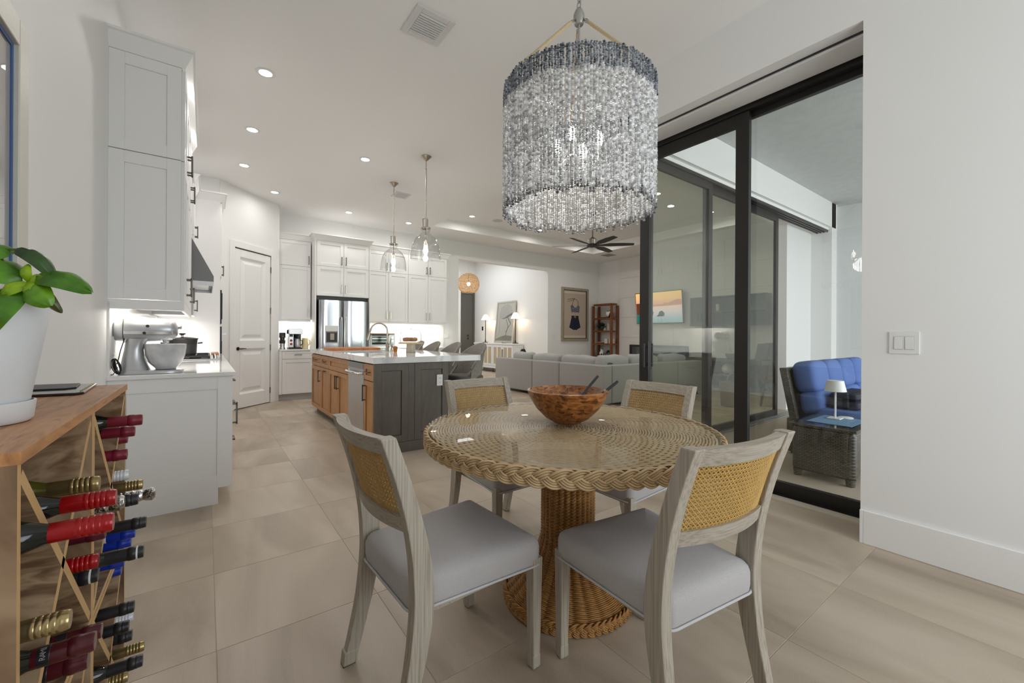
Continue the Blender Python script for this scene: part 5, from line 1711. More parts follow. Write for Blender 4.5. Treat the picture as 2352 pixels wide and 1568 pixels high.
mb = MB()
z, k = .742, 0
while z > .045:
    r = ped_r(z)
    slope = (ped_r(z - .004) - ped_r(z)) / .004
    S_ = 224
    ring = []
    nz, nr = slope / math.hypot(1, slope), 1 / math.hypot(1, slope)
    for i in range(S_):
        th = 2 * PI * i / S_
        d = .0125 * abs(math.sin(14 * th + .06 * (-1) ** k)) ** .7 - .007 + .0012 * math.sin(28 * th + PI * k)
        ring.append([((r + nr * (d + e) - nz * t * 0 + (t * -nz)) * math.cos(th) + TCX, (r + nr * (d + e) + (t * -nz)) * math.sin(th) + TCY, z + nz * (d + e) + t * nr) for e, t in ((-.0030, .0031), (.0022, 0), (-.0030, -.0031))])
    ring.append(ring[0])
    mb.loft(ring, False, False)
    z -= .0068 / math.hypot(1, slope)
    k += 1
tag(mb.build('woven_pedestal', RATD, tb, smooth=180), kind='stuff')
MB().lathe([(ped_r(q) - .012, q) for q in [.02 + .0241 * i for i in range(30)]], 64, (TCX, TCY, 0)).build('pedestal_core', CORE, tb, smooth=60)
br = braid(.290, .030, .0135, .0065, 20, .0040, 4, .0074)
tag(br.build('braided_foot', RATD, tb, smooth=80), kind='stuff')
# ---- salad bowl and servers
OLV = None


def olive():
    m, nt, p = newmat('olive_wood')
    L = nt.links
    tc = N(nt, 'ShaderNodeTexCoord')
    vo = N(nt, 'ShaderNodeTexVoronoi', Scale=20.0)
    L.new(tc.outputs['Object'], vo.inputs['Vector'])
    ad = N(nt, 'ShaderNodeVectorMath', operation='ADD')
    sc = N(nt, 'ShaderNodeVectorMath', operation='SCALE')
    sc.inputs['Scale'].default_value = 3.0
    L.new(vo.outputs['Color'], sc.inputs[0])
    L.new(tc.outputs['Object'], ad.inputs[0])
    L.new(sc.outputs[0], ad.inputs[1])
    mp = N(nt, 'ShaderNodeMapping')
    mp.inputs['Scale'].default_value = (5, 14, 22)
    L.new(ad.outputs[0], mp.inputs[0])
    no = N(nt, 'ShaderNodeTexNoise', Scale=1.6, Detail=5.0, Distortion=1.6)
    L.new(mp.outputs[0], no.inputs['Vector'])
    cr = N(nt, 'ShaderNodeValToRGB')
    e = cr.color_ramp.elements
    e.new(.5)
    for i, (q, c) in enumerate(((.34, srgb(74, 38, 16)), (.47, srgb(140, 82, 36)), (.68, srgb(186, 126, 66)))):
        e[i].position, e[i].color = q, c
    L.new(no.outputs['Fac'], cr.inputs[0])
    L.new(cr.outputs[0], p.inputs['Base Color'])
    p.inputs['Roughness'].default_value = .28
    p.inputs['Coat Weight'].default_value = .3
    return m


OLV = olive()
BX, BY = 1.37, 1.42
bo = thing('salad_bowl', 'turned olive-wood salad bowl on the glass table top', 'bowl', (BX, BY, .7955))
MB().lathe([(0, 0), (.062, 0), (.066, .004), (.10, .022), (.145, .065), (.176, .115), (.188, .146), (.188, .151), (.178, .153), (.166, .118), (.135, .072), (.09, .035), (.05, .018), (0, .015)], 72, (BX, BY, .7955)).build('bowl_shell', OLV, bo, smooth=50)
SV = mat('black_server', (.012, .013, .018), .35)
for k, (p0, p1, lab) in enumerate((((1.36, 1.40, .855), (1.578, 1.420, 1.000), 'black salad server leaning to the back right of the bowl'), ((1.375, 1.33, .865), (1.626, 1.335, .978), 'black salad server leaning lower over the right rim of the bowl'))):
    a, b_ = V3(p0), V3(p1)
    d = (b_ - a).normalized()
    t = tag(MB().tube([a, a + d * .07, b_ - d * .03, b_], [.006, .008, .0095, .008], 4).build('salad_server', SV, bevel=.0015), lab, 'utensil', 'pair of salad servers')
    MB().ball(a + d * .005, .028, .020, .007, nu=14, nv=8).build('spoon_end', SV, t, smooth=60)

# ================================================================== dining chairs
OAK = wood('limed_oak', [srgb(146, 136, 120), srgb(172, 163, 149), srgb(184, 176, 163)], (190, 190, 5), 1.0, .55, .12, coord='Object', dist=.3)
OAKX = wood('limed_oak_rail', [srgb(146, 136, 120), srgb(172, 163, 149), srgb(184, 176, 163)], (5, 190, 190), 1.0, .55, .12, dist=.3)
SEAT = mat('grey_weave_linen', srgb(184, 180, 179), .9, var=(420, .09, 1), bump=(420, .5), sheen=.15)
PIP = mat('linen_piping', srgb(196, 194, 196), .9)
CANEF = mat('cane_front', srgb(196, 164, 112), .5, island=.12)
CANEB = mat('cane_back', srgb(196, 156, 84), .42, island=.12)
PTS = [(0, -.285), (.12, -.255), (.25, -.226), (.40, -.208), (.52, -.214), (.64, -.236), (.78, -.275), (.915, -.322)]


def ys(z):
    return catmull(PTS, z)


def dep(z):
    return .046 + .020 * math.exp(-((z - .42) / .22) ** 2)


def bow(x, k=.03):
    return -k * (1 - (x / .2) ** 2)


def make_chair(label):
    t = thing('dining_chair', label, 'chair', (0, 0, 0), group='cane-back chairs at the round table')
    for sx in (-1, 1):
        mb = MB()
        rings = []
        for i in range(27):
            z = .0 + .912 * i / 26
            w_ = .017 + .004 * min(1, z / .4)
            cx = sx * .2145
            y, d = ys(z), dep(z) / 2
            rings.append([(cx - w_, y - d, z), (cx + w_, y - d, z), (cx + w_, y + d, z), (cx - w_, y + d, z)])
        mb.loft(rings)
        st = mb.build('rear_post', OAK, t, local=True, bevel=.004)
        mb = MB()
        rings = []
        for i in range(8):
            z = .40 * i / 7
            w_ = .0165 + .006 * (z / .4)
            cx, cy = sx * (.217 - .002 * z), .238 - .01 * (1 - z / .4) * 0
            rings.append([(cx - w_, cy - w_, z), (cx + w_, cy - w_, z), (cx + w_, cy + w_, z), (cx - w_, cy + w_, z)])
        mb.loft(rings)
        lg = mb.build('front_leg', OAK, t, local=True, bevel=.004)
        mb = MB().lathe([(0, -.0005), (.014, -.0005), (.017, .004), (.017, .008), (0, .008)], 14, (sx * .217, .238, 0))
        mb.build('glide', BLACK, lg, local=True)
        for (fx_, fy_, fw_, fd_, pr_) in ((.217, .238, .0182, .0182, lg), (.2145, ys(.03) , .0185, .0250, st)):
            MB().loft([[(sx * fx_ + a * fw_ * k_, fy_ + b_ * fd_ * k_ - (.006 if pr_ is st else 0) * (1 - z_ / .05) * 1.0, z_) for a, b_ in ((-1, -1), (1, -1), (1, 1), (-1, 1))] for z_, k_ in ((.004, .98), (.05, 1.0))]).build('foot_cap', OAK, pr_, local=True, bevel=.003)
        MB().box(sx * .2145 - .016, ys(0) - .022, -.0005, sx * .2145 + .016, ys(0) + .022, .007).build('glide', BLACK, st, local=True)
    # curved rails
    for nm, z0, z1, th in (('top_rail', .858, .908, .032), ('lower_rail', .618, .664, .040)):
        mb = MB()
        rings = []
        for i in range(17):
            x = -.196 + .392 * i / 16
            b_ = bow(x, .034)
            y0, y1 = ys(z0) + b_, ys(z1) + b_
            rings.append([(x, y0 - th / 2, z0), (x, y0 + th / 2, z0), (x, y1 + th / 2, z1), (x, y1 - th / 2, z1)])
        mb.loft(rings)
        mb.build(nm, OAKX, t, local=True, smooth=40)
    # double cane panel
    def P(u_, v_, o_):
        z = .655 + .212 * v_
        x = -.194 + .388 * u_
        return V3((x, ys(z) + bow(x, .034) + o_, z))

    def strand(mb, a, b_, hw, o_, n=7, flat=1):
        pts = [P(a[0] + (b_[0] - a[0]) * i / n, a[1] + (b_[1] - a[1]) * i / n, o_) for i in range(n + 1)]
        tg = (pts[-1] - pts[0]).normalized()
        nn = V3((0, 1, .3)).normalized()
        s_ = tg.cross(nn).normalized() * hw
        vs = []
        for i, p in enumerate(pts):
            vs += [p - s_, p + nn * hw * .7 * flat, p + s_]
        fs = []
        for i in range(n):
            for q_ in range(2):
                fs.append((3 * i + q_, 3 * i + q_ + 1, 3 * i + q_ + 4, 3 * i + q_ + 3))
        mb.add(vs, fs)

    W_, H_ = .388, .212
    pitch = .0145
    for nm, o_, m_, fl in (('cane_front', .006, CANEF, 1), ('cane_back', -.008, CANEB, -1)):
        mb = MB()
        nu, nv = int(W_ / pitch), int(H_ / pitch)
        for i in range(1, nu):
            for e in (-.0017, .0017):
                x = (i * pitch + e) / W_
                strand(mb, (x, 0), (x, 1), .0010, o_, 5, fl)
        for j in range(1, nv):
            for e in (-.0017, .0017):
                y = (j * pitch + e) / H_
                strand(mb, (0, y), (1, y), .0010, o_ + .0006 * fl, 12, fl)
        for sgn in (1, -1):
            k = -nv
            while k < nu:
                x0 = (k + .5) * pitch
                a = [x0, 0.0] if sgn > 0 else [x0, H_]
                b_ = [x0 + H_, H_] if sgn > 0 else [x0 + H_, 0.0]
                ta, tb_ = max(0, -a[0] / H_), min(1, (W_ - a[0]) / H_)
                if tb_ > ta + .03:
                    yy = lambda t_: a[1] + (b_[1] - a[1]) * t_
                    strand(mb, ((a[0] + H_ * ta) / W_, yy(ta) / H_), ((a[0] + H_ * tb_) / W_, yy(tb_) / H_), .0018 if nm == 'cane_back' else .0014, o_ + .0011 * fl, 8, fl)
                k += 1
        o = mb.build(nm, m_, t, local=True, smooth=180)
        tag(o, kind='stuff')
    # seat
    def ring(z, ins, crown=0):
        pts = []
        for (sx, sy, a0) in ((1, 1, 0), (-1, 1, 90), (-1, -1, 180), (1, -1, 270)):
            hx = .238 if sy > 0 else .205
            hy = .262 if sy > 0 else -.238
            r = .035
            for k in range(5):
                a = math.radians(a0 + 22.5 * k)
                pts.append((sx * (hx - r) + (r - min(ins, r)) * math.cos(a) - (sx * max(0, ins - r)), (hy - sy * r) + (r - min(ins, r)) * math.sin(a) - sy * max(0, ins - r) * (1 if sy > 0 else 1), z))
        return pts

    mb = MB()
    mb.loft([ring(.372, .012), ring(.374, .004), ring(.40, .0), ring(.438, 0), ring(.455, .006), ring(.468, .020), ring(.478, .045), ring(.486, .09), ring(.490, .14), ring(.492, .19)])
    st = mb.build('seat', SEAT, t, local=True, smooth=60)
    MB().tube(ring(.376, -.001), .0042, 6, closed=True).build('piping', PIP, st, local=True, smooth=80)
    MB().box(-.19, -.19, .345, .19, .215, .372).build('seat_frame', OAKX, t, local=True)
    return t


CH = [(0.718, 1.374, -87.6, 'cane-back dining chair with its side to the kitchen aisle, left front of the table'),
      (1.268, .880, -7.0, 'nearest cane-back dining chair, its gold cane back towards the viewer'),
      (1.457, 2.047, 180, 'cane-back dining chair between the table and the dark end of the island'),
      (1.945, 1.535, 90, 'cane-back dining chair between the table and the glass slider')]
c0 = make_chair(CH[0][3])
for i, (x, y, a, lab) in enumerate(CH):
    if i == 0:
        c0.location = (x, y, .001)
        c0.rotation_euler = (0, 0, math.radians(a))
    else:
        dup(c0, (x, y, .001), math.radians(a), lab)

# ================================================================== bead chandelier
HX, HY, HR, HB, HT = 1.402, 1.392, .345, 1.775, 2.345
chd = thing('bead_chandelier', 'large cylindrical chandelier of white beaded strands with slate-blue top band', 'chandelier', (HX, HY, CZ))


def bead_mat(name, c1, transl, island):
    m, nt, p = newmat(name)
    L = nt.links
    out = nt.nodes['Material Output']
    g = N(nt, 'ShaderNodeNewGeometry')
    oi = N(nt, 'ShaderNodeObjectInfo')
    ad = N(nt, 'ShaderNodeMath', operation='ADD')
    L.new(g.outputs['Random Per Island'], ad.inputs[0])
    L.new(oi.outputs['Random'], ad.inputs[1])
    fr_ = N(nt, 'ShaderNodeMath', operation='FRACT')
    L.new(ad.outputs[0], fr_.inputs[0])
    mr = N(nt, 'ShaderNodeMapRange')
    mr.inputs['To Min'].default_value = 1 - island
    mr.inputs['To Max'].default_value = 1 + island * .4
    L.new(fr_.outputs[0], mr.inputs[0])
    sc = N(nt, 'ShaderNodeVectorMath', operation='SCALE')
    sc.inputs[0].default_value = c1
    L.new(mr.outputs[0], sc.inputs['Scale'])
    L.new(sc.outputs[0], p.inputs['Base Color'])
    p.inputs['Roughness'].default_value = .10
    tr = N(nt, 'ShaderNodeBsdfTranslucent')
    L.new(sc.outputs[0], tr.inputs[0])
    mx_ = N(nt, 'ShaderNodeMixShader')
    mx_.inputs[0].default_value = transl
    L.new(p.outputs[0], mx_.inputs[1])
    L.new(tr.outputs[0], mx_.inputs[2])
    L.new(mx_.outputs[0], out.inputs[0])
    return m


BDW = bead_mat('white_quartz_bead', (.88, .885, .895), .38, .46)
BDB = bead_mat('slate_blue_bead', (.36, .39, .44), .25, .78)
BDG = bead_mat('smoky_bead', (.40, .40, .42), .25, .75)
ICO = bmesh.new()
bmesh.ops.create_icosphere(ICO, subdivisions=1, radius=1)
IV = [tuple(v.co) for v in ICO.verts]
IF = [tuple(v.index for v in f.verts) for f in ICO.faces]
ICO.free()


def strand_mesh(seed, kind):
    rnd = random.Random(seed)
    mb = MB()
    z = 0.0
    tot = HT - HB + rnd.uniform(-.012, .012)
    band = .088 + rnd.uniform(-.012, .012)
    while z < tot:
        r = rnd.uniform(.0048, .0072)
        h = r * rnd.uniform(.55, .95)
        z += h
        mb.m = 1 if z < band else (2 if z > tot - rnd.choice((.018, .03, .012)) else 0)
        M = Matrix.Rotation(rnd.uniform(0, 6), 3, 'Z') @ Matrix.Rotation(rnd.uniform(-.5, .5), 3, 'X')
        c = V3((rnd.uniform(-.0014, .0014), rnd.uniform(-.0014, .0014), -z))
        mb.add([c + M @ V3((v[0] * r * rnd.uniform(.85, 1.1), v[1] * r, v[2] * h)) for v in IV], IF)
        z += h * .92
    return mb


NS = 184
protos = []
for k in range(NS):
    a = 2 * PI * (k + random.uniform(-.12, .12)) / NS
    if k < 8:
        o = strand_mesh(k, 0).build('bead_strand', [BDW, BDB, BDG], chd, local=True)
        protos.append(o)
    else:
        o = protos[random.randrange(8)].copy()
        COL.objects.link(o)
    rr = HR + random.uniform(-.004, .004)
    o.location = (rr * math.cos(a), rr * math.sin(a), HT - CZ + random.uniform(-.004, .004))
    o.rotation_euler = (0, 0, random.uniform(0, 6))
SILV = mat('antique_silver', (.42, .41, .39), .35, .9)
mb = MB()
for z, r in ((HT - .006, HR - .012), (HT - .095, HR - .012), (HB + .25, HR - .012)):
    mb.tube([(HX + r * math.cos(a), HY + r * math.sin(a), z) for a in [2 * PI * j / 64 for j in range(64)]], .004, 6, closed=True)
for k in range(3):
    a = 2 * PI * k / 3 + .9
    mb.tube([(HX + (HR - .008) * math.cos(a), HY + (HR - .008) * math.sin(a), HT), (HX + (HR - .012) * math.cos(a), HY + (HR - .012) * math.sin(a), HB + .25)], .004, 6)
    mb.tube([(HX + (HR - .012) * math.cos(a), HY + (HR - .012) * math.sin(a), HT - .095), (HX, HY, HT - .095)], .004, 6)
mb.build('frame', SILV, chd, smooth=60)
ROPE = mat('jute_rope', srgb(196, 176, 140), .8, bump=(200, .8))
HUB = V3((HX, HY, 2.705))
for k in range(3):
    a = 2 * PI * k / 3 + .9
    e = V3((HX + HR * .97 * math.cos(a), HY + HR * .97 * math.sin(a), HT + .004))
    d = (HUB - e)
    mb = MB()
    p0, p1 = e + d * .06, e + d * .86
    n = 46
    pts = [p0 + (p1 - p0) * (i / n) for i in range(n + 1)]
    mb.tube(pts, [.0085 if i % 2 else .0072 for i in range(n + 1)], 8)
    mb.build('rope_arm', ROPE, chd, smooth=60)
    mb = MB()
    for q_ in range(3):
        c_ = e + d * (.885 + q_ * .04)
        t_ = d.normalized()
        s_ = t_.cross(V3((0, 0, 1)) if q_ % 2 else V3((1, .3, .2))).normalized()
        mb.tube([c_ + t_ * .013 * math.cos(w_) + s_ * .007 * math.sin(w_) for w_ in [2 * PI * j / 10 for j in range(10)]], .0022, 5, closed=True)
    mb.cyl(e, e + d * .07, .005, n=8)
    mb.cyl(e + d * .85, e + d * .98, .003, n=8)
    mb.build('link', SILV, chd, smooth=60)
MB().lathe([(0, -.05), (.02, -.045), (.026, -.03), (.026, .0), (.018, .02), (.012, .03), (0, .034)], 24, tuple(HUB)).build('hub', SILV, chd, smooth=50)
mb = MB()
z, q_ = HUB.z + .045, 0
while z < CZ - .05:
    s_ = V3((1, 0, 0)) if q_ % 2 else V3((0, 1, 0))
    mb.tube([V3((HX, HY, z)) + V3((0, 0, .021)) * math.cos(w_) + s_ * .011 * math.sin(w_) for w_ in [2 * PI * j / 12 for j in range(12)]], .0032, 5, closed=True)
    z += .034
    q_ += 1
mb.build('chain', SILV, chd, smooth=60)
MB().lathe([(0, CZ), (.065, CZ), (.065, CZ - .01), (.03, CZ - .04), (0, CZ - .045)], 28, (HX, HY, 0)).build('canopy', SILV, chd, smooth=45)
MB().cyl((HX, HY, HUB.z - .04), (HX, HY, 2.09), .006, n=8).build('stem', SILV, chd)
for k in range(4):
    a = 2 * PI * k / 4 + .5
    c_ = V3((HX + .10 * math.cos(a), HY + .10 * math.sin(a), 2.02))
    MB().tube([(HX, HY, 2.10), (HX + .06 * math.cos(a), HY + .06 * math.sin(a), 2.045), tuple(c_ - V3((0, 0, .01)))], .005, 6).cyl(c_ - V3((0, 0, .01)), c_ + V3((0, 0, .05)), .010, n=10).build('candle_arm', SILV, chd, smooth=60)
    MB().lathe([(.008, .05), (.017, .075), (.016, .09), (.006, .125), (0, .13)], 14, tuple(c_)).build('bulb', BULB, chd, smooth=80)
l = bpy.data.lights.new('chandelier_light', 'POINT')
l.energy = 3
l.color = (1, .97, .92)
l.shadow_soft_size = .08
o = bpy.data.objects.new('chandelier_light', l)
COL.objects.link(o)
o.location = (HX, HY, 2.0)

# ================================================================== wine rack and bottles
RK = wood('acacia', [srgb(84, 63, 46), srgb(128, 100, 74), srgb(168, 142, 112), srgb(112, 86, 62)], (2.2, 6, 1.0), 4, .45, .08, rand=1)
RKT = wood('acacia_top', [srgb(112, 70, 40), srgb(164, 112, 68), srgb(190, 136, 86), srgb(138, 90, 52)], (6, .7, 6), 4, .4, .08, rand=1, dist=2.5)
RKE = mat('pale_board_edge', srgb(196, 158, 108), .5, var=(8, .12))
RX0, RX1 = -.486, -.178


def edge_faces(o):
    o.data.materials.append(RKE)
    for p in o.data.polygons:
        if p.normal.x > .9:
            p.material_index = len(o.data.materials) - 1
    return o


names = {(0, 0): 'wine rack upper cube nearest the viewer holding red-capped bottles', (1, 0): 'wine rack upper cube farther along holding burgundy and blue-capped bottles',
         (0, 1): 'wine rack lower cube nearest the viewer', (1, 1): 'wine rack lower cube farther along holding black and gold-capped bottles'}
CW = .411
for (i, j), lab in names.items():
    y0, y1 = .737 + i * CW, .737 + (i + 1) * CW
    zt, zb_ = 1.045 - j * CW, 1.045 - (j + 1) * CW
    t = thing('wine_rack', 'wooden diamond ' + lab, 'wine rack', ((RX0 + RX1) / 2, (y0 + y1) / 2, zb_), group='stacked wine rack cubes')
    th = .0125
    for (ya, yb_) in ((y0 + .0005, y0 + th), (y1 - th, y1 - .0005)):
        edge_faces(MB().box(RX0, ya, zb_ + .0005, RX1, yb_, zt - .0005).build('side_panel', RK, t))
    o = MB().box(RX0, y0 + (.0005 if j == 0 else th), zt - .0005 if j == 0 else zt - th, RX1 + (.003 if j == 0 else 0), y1 - (.0005 if j == 0 else th), zt + .0145 if j == 0 else zt - .001).build('top_board', RKT if j == 0 else RK, t)
    if j:
        edge_faces(o)
    edge_faces(MB().box(RX0, y0 + th, zb_ + .001, RX1, y1 - th, zb_ + th).build('bottom_board', RK, t))
    MB().box(RX0, y0 + th, zb_ + th, RX0 + .006, y1 - th, zt - th).build('back_panel', RK, t)
    c_ = V3(((RX0 + RX1) / 2, (y0 + y1) / 2, (zb_ + zt) / 2))
    L_ = (CW - 2 * th) * 1.414 - .012
    for sgn in (1, -1):
        d = V3((0, 1, sgn)).normalized()
        nn = V3((0, -sgn, 1)).normalized()
        mb = MB()
        mb.obox(V3((RX0 + .008, c_.y, c_.z)) - d * L_ / 2 - nn * .008, (RX1 - RX0 - .009, 0, 0), d * L_, nn * .016)
        edge_faces(mb.build('cross_board', RK, t))
MB().box(RX0, .74, 0.0, RX1 - .02, .737 + 2 * CW - .003, 1.045 - 2 * CW).build('plinth', RK, bpy.data.objects['wine_rack.002'])
GLS = mat('dark_bottle_glass', (.008, .010, .007), .06)
GLG = mat('olive_bottle_glass', (.075, .07, .012), .06)
CAPS = dict(gold=((.30, .23, .10), .28, .85, 'screw'), goldbig=((.40, .31, .15), .25, .85, 'screw'), red=(srgb(150, 6, 14)[:3], .25, .2, 'screw'), plum=(srgb(84, 18, 34)[:3], .3, .1, 'foil'), black=((.012, .012, .014), .35, 0, 'foil'),
            maroon=(srgb(74, 20, 28)[:3], .25, .1, 'foil'), burg=(srgb(116, 22, 42)[:3], .35, .1, 'foil'), white=((.62, .63, .66), .35, .1, 'screw'), foil=((.62, .62, .63), .18, 1.0, 'champ'), blue=(srgb(14, 46, 150)[:3], .3, .1, 'foil'))
CM = {k: mat(k + '_capsule', v[0], v[1], v[2], bump=(90, 1.0) if k == 'foil' else None) for k, v in CAPS.items()}
LBL = mat('bottle_label', (.7, .7, .68), .5)
BOT = [
    ('gold', -0.146, 0.990, 0.944, 'gold screw-capped bottle topmost in the near wine cube'),
    ('red', -0.114, 0.902, 0.941, 'upper of the two big red-capped bottles in the near wine cube'),
    ('red', -0.102, 0.786, 0.941, 'second big red-capped bottle below the uppermost red one'),
    ('plum', -0.154, 1.108, 0.818, 'plum-capped bottle tucked just under the second red cap'),
    ('red', -0.155, 1.045, 0.791, 'lowest red-capped bottle, resting on a black-capped one'),
    ('black', -0.163, 1.103, 0.741, 'black-capped bottle directly below the lowest red cap'),
    ('goldbig', -0.141, 0.776, 0.828, 'large bright gold cap nearest the viewer in the rack'),
    ('maroon', -0.146, 1.021, 0.675, 'maroon-capped bottle farthest back of the three low in the near cube'),
    ('maroon', -0.123, 0.815, 0.769, 'nearest maroon-capped bottle with a printed neck band'),
    ('maroon', -0.144, 0.904, 0.696, 'lowest maroon-capped bottle with a white neck label'),
    ('burg', -0.124, 1.345, 0.991, 'topmost burgundy-capped bottle in the far wine cube'),
    ('burg', -0.144, 1.412, 0.953, 'second burgundy-capped bottle from the top of the far wine cube'),
    ('burg', -0.167, 1.497, 0.921, 'third burgundy-capped bottle from the top of the far wine cube'),
    ('burg', -0.151, 1.348, 0.911, 'lowest burgundy-capped bottle in the far wine cube'),
    ('white', -0.155, 1.413, 0.845, 'white printed screw-capped bottle above a gold one in the far cube'),
    ('gold', -0.134, 1.466, 0.801, 'gold screw-capped bottle beneath the white-capped one'),
    ('foil', -0.111, 1.520, 0.756, 'silver-foiled sparkling bottle sticking out farthest from the far cube'),
    ('black', -0.124, 1.279, 0.820, 'black-capped bottle between the two silver-foiled ones'),
    ('foil', -0.138, 1.209, 0.839, 'silver-foiled sparkling bottle right beside the big red cap'),
    ('black', -0.113, 1.316, 0.751, 'black-capped bottle above the upper pair of blue caps'),
    ('blue', -0.138, 1.372, 0.712, 'topmost blue-capped bottle with a white band'),
    ('blue', -0.151, 1.426, 0.671, 'second blue-capped bottle from the top'),
    ('black', -0.106, 1.190, 0.732, 'long black-capped bottle between the upper and lower blue caps'),
    ('blue', -0.150, 1.308, 0.674, 'blue-capped bottle hidden mostly behind the long black cap'),
    ('blue', -0.173, 1.459, 0.591, 'lowest blue-capped bottle in the rack'),
    ('black', -0.131, 1.294, 0.568, 'topmost black-capped bottle of the lower far cube'),
    ('white', -0.156, 1.516, 0.433, 'white screw-capped bottle behind the black caps of the lower far cube'),
    ('black', -0.145, 1.339, 0.503, 'middle black-capped bottle of the lower far cube'),
    ('black', -0.148, 1.424, 0.433, 'third black-capped bottle down in the lower far cube'),
    ('gold', -0.129, 1.469, 0.370, 'gold-capped bottle above the lowest black cap'),
    ('black', -0.114, 1.274, 0.448, 'lowest black-capped bottle in the lower far cube'),
    ('gold', -0.148, 1.353, 0.375, 'gold-capped bottle at the very bottom of the view'),
]


def bottle(kind, x, y, z, label):
    t = thing('wine_bottle', label, 'bottle', (x - .15, y, z), group='bottles lying in the wine rack')
    L_ = .298
    ax, o_ = (1, 0, 0), (x - L_, y, z)
    g = GLG if kind.startswith('gold') else GLS
    MB().lathe([(0, .012), (.018, .004), (.030, .0), (.0335, .006), (.0335, .17), (.031, .19), (.020, .215), (.0125, .235), (.0116, .296), (0, .296)], 20, o_, ax).build('glass_body', g, t, smooth=50)
    nk = .84   # slim claret neck
    k = CAPS[kind][3]
    if k == 'screw':
        P = [(.0148, .238), (.0150, .240), (.0150, .262)]
        for q in range(5):
            s_ = .263 + q * .0062
            P += [(.0150, s_), (.0154, s_ + .0012), (.0154, s_ + .0046), (.0149, s_ + .0054)]
        P += [(.0150, .2955), (.0135, .2985), (0, .2985)]
    elif k == 'champ':
        rnd = random.Random(int(y * 1000))
        P = [(.0170, .232)] + [(.0158 + .0025 * rnd.random() + (.0045 * max(0, (q - 8) / 6) if q > 8 else .002 * (1 - q / 8)), .235 + q * .0043) for q in range(14)] + [(.014, .297), (0, .2985)]
    else:
        P = [(.0149, .238), (.0149, .24), (.0148, .272), (.0162, .274), (.0164, .283), (.0155, .285), (.0155, .294), (.0145, .298), (0, .2985)]
    P = [(a * nk, b) for a, b in P]
    MB().lathe(P, 22, o_, ax).build('capsule', CM[kind], t, smooth=30)
    if kind == 'black':
        MB().lathe([(.0133, .286), (.0135, .2865), (.0135, .2885), (.0133, .289)], 20, o_, ax).build('rim_band', LBL if y < 1.2 else CM['black'], t)
    if kind == 'maroon':
        MB().lathe([(.0126, .244), (.0128, .2442), (.0128, .2555), (.0126, .256)], 20, o_, ax).build('neck_band', CM['black'], t)
    if kind == 'blue' and y < 1.4:
        MB().lathe([(.0126, .240), (.0128, .2402), (.0128, .2465), (.0126, .247)], 20, o_, ax).build('neck_band', LBL, t)
    return t


for b_ in BOT:
    bottle(*b_)
# printed capsule text
def lettering(txt, loc, size, rot, m, parent, name='lettering'):
    cu = bpy.data.curves.new(name, 'FONT')
    cu.body = txt
    cu.size = size
    cu.align_x = 'CENTER'
    cu.align_y = 'CENTER'
    cu.extrude = .0001
    o = bpy.data.objects.new(name, cu)
    COL.objects.link(o)
    o.data.materials.append(m)
    bpy.context.view_layer.update()
    me = bpy.data.meshes.new_from_object(o)
    bpy.data.objects.remove(o)
    me.transform(mw(parent).inverted() @ Matrix.Translation(loc) @ rot)
    o = bpy.data.objects.new(name, me)
    COL.objects.link(o)
    o.parent = parent
    return o


wb = [o for o in bpy.data.objects if o.get('label') == BOT[8][4]][0]
ROT = Matrix.Rotation(-PI / 2, 4, 'Z') @ Matrix.Rotation(.0, 4, 'X')
# text runs around the neck band, on the side that faces the room and upward
up_out = V3((0, -.80, .60))
Mrot = Matrix(((0, 1, 0), (.60, 0, -.80), (.80, 0, .60))).to_4x4()
for ch, da in zip('IMAR', (-.5, -.17, .17, .5)):
    a = 2.35 + da
    nrm_ = V3((0, math.cos(a), math.sin(a)))
    tan_ = V3((0, -math.sin(a), math.cos(a)))
    xx = -tan_
    yy = nrm_.cross(xx)
    Mr = Matrix((xx, yy, nrm_)).transposed().to_4x4()
    lettering(ch, V3((-.123 - .048, .815, .769)) + nrm_ * .0130, .0080, Mr, mat('capsule_print', (.30, .28, .26), .4) if ch == 'I' else bpy.data.materials['capsule_print'], wb)
# black tray on the rack
tr_ = tag(MB().prism([(-.43, 1.36), (-.236, 1.335), (-.225, 1.35), (-.236, 1.56), (-.43, 1.58)], (0, 0, 1.0605), (1, 0, 0), (0, 1, 0), (0, 0, .005)).build('serving_tray', mat('glossy_black', (.02, .02, .021), .12), bevel=.0015), 'thin glossy black tray lying on the far wine rack cube', 'tray')
MB().prism([(-.40, 1.44), (-.27, 1.43), (-.255, 1.45), (-.265, 1.55), (-.40, 1.57)], (0, 0, 1.0656), (1, 0, 0), (0, 1, 0), (0, 0, .003)).build('folded_flap', mat('black_leather', (.03, .03, .03), .4, bump=(200, .3)), tr_, bevel=.001)
for k in range(9):
    MB().ball((-.2335 - .0006 * k, 1.37 + .02 * k, 1.0656), .002, nu=8, nv=6).build('gold_speck', CM['goldbig'], tr_)
# ================================================================== basil
PX, PY = -.29, .995
bs = thing('basil_plant', 'basil plant in a tapered white pot on a white saucer', 'plant', (PX, PY, 1.0605))
WPOT = mat('white_pot', (.66, .675, .69), .4)
MB().lathe([(0, 1.0605), (.062, 1.0605), (.066, 1.065), (.069, 1.092), (.066, 1.093), (.062, 1.07), (0, 1.068)], 40, (PX, PY, 0)).build('saucer', WPOT, bs, smooth=40)
MB().lathe([(0, 1.071), (.057, 1.071), (.060, 1.075), (.084, 1.238), (.084, 1.248), (.080, 1.248), (.077, 1.225), (0, 1.225)], 48, (PX, PY, 0)).build('pot', WPOT, bs, smooth=40)
MB().lathe([(0, 1.226), (.076, 1.226), (.076, 1.228), (0, 1.234)], 24, (PX, PY, 0)).build('soil', mat('soil', (.03, .022, .015), .9), bs)
RV, FV = V3((.806, -.592, 0)), V3((.592, .806, 0))


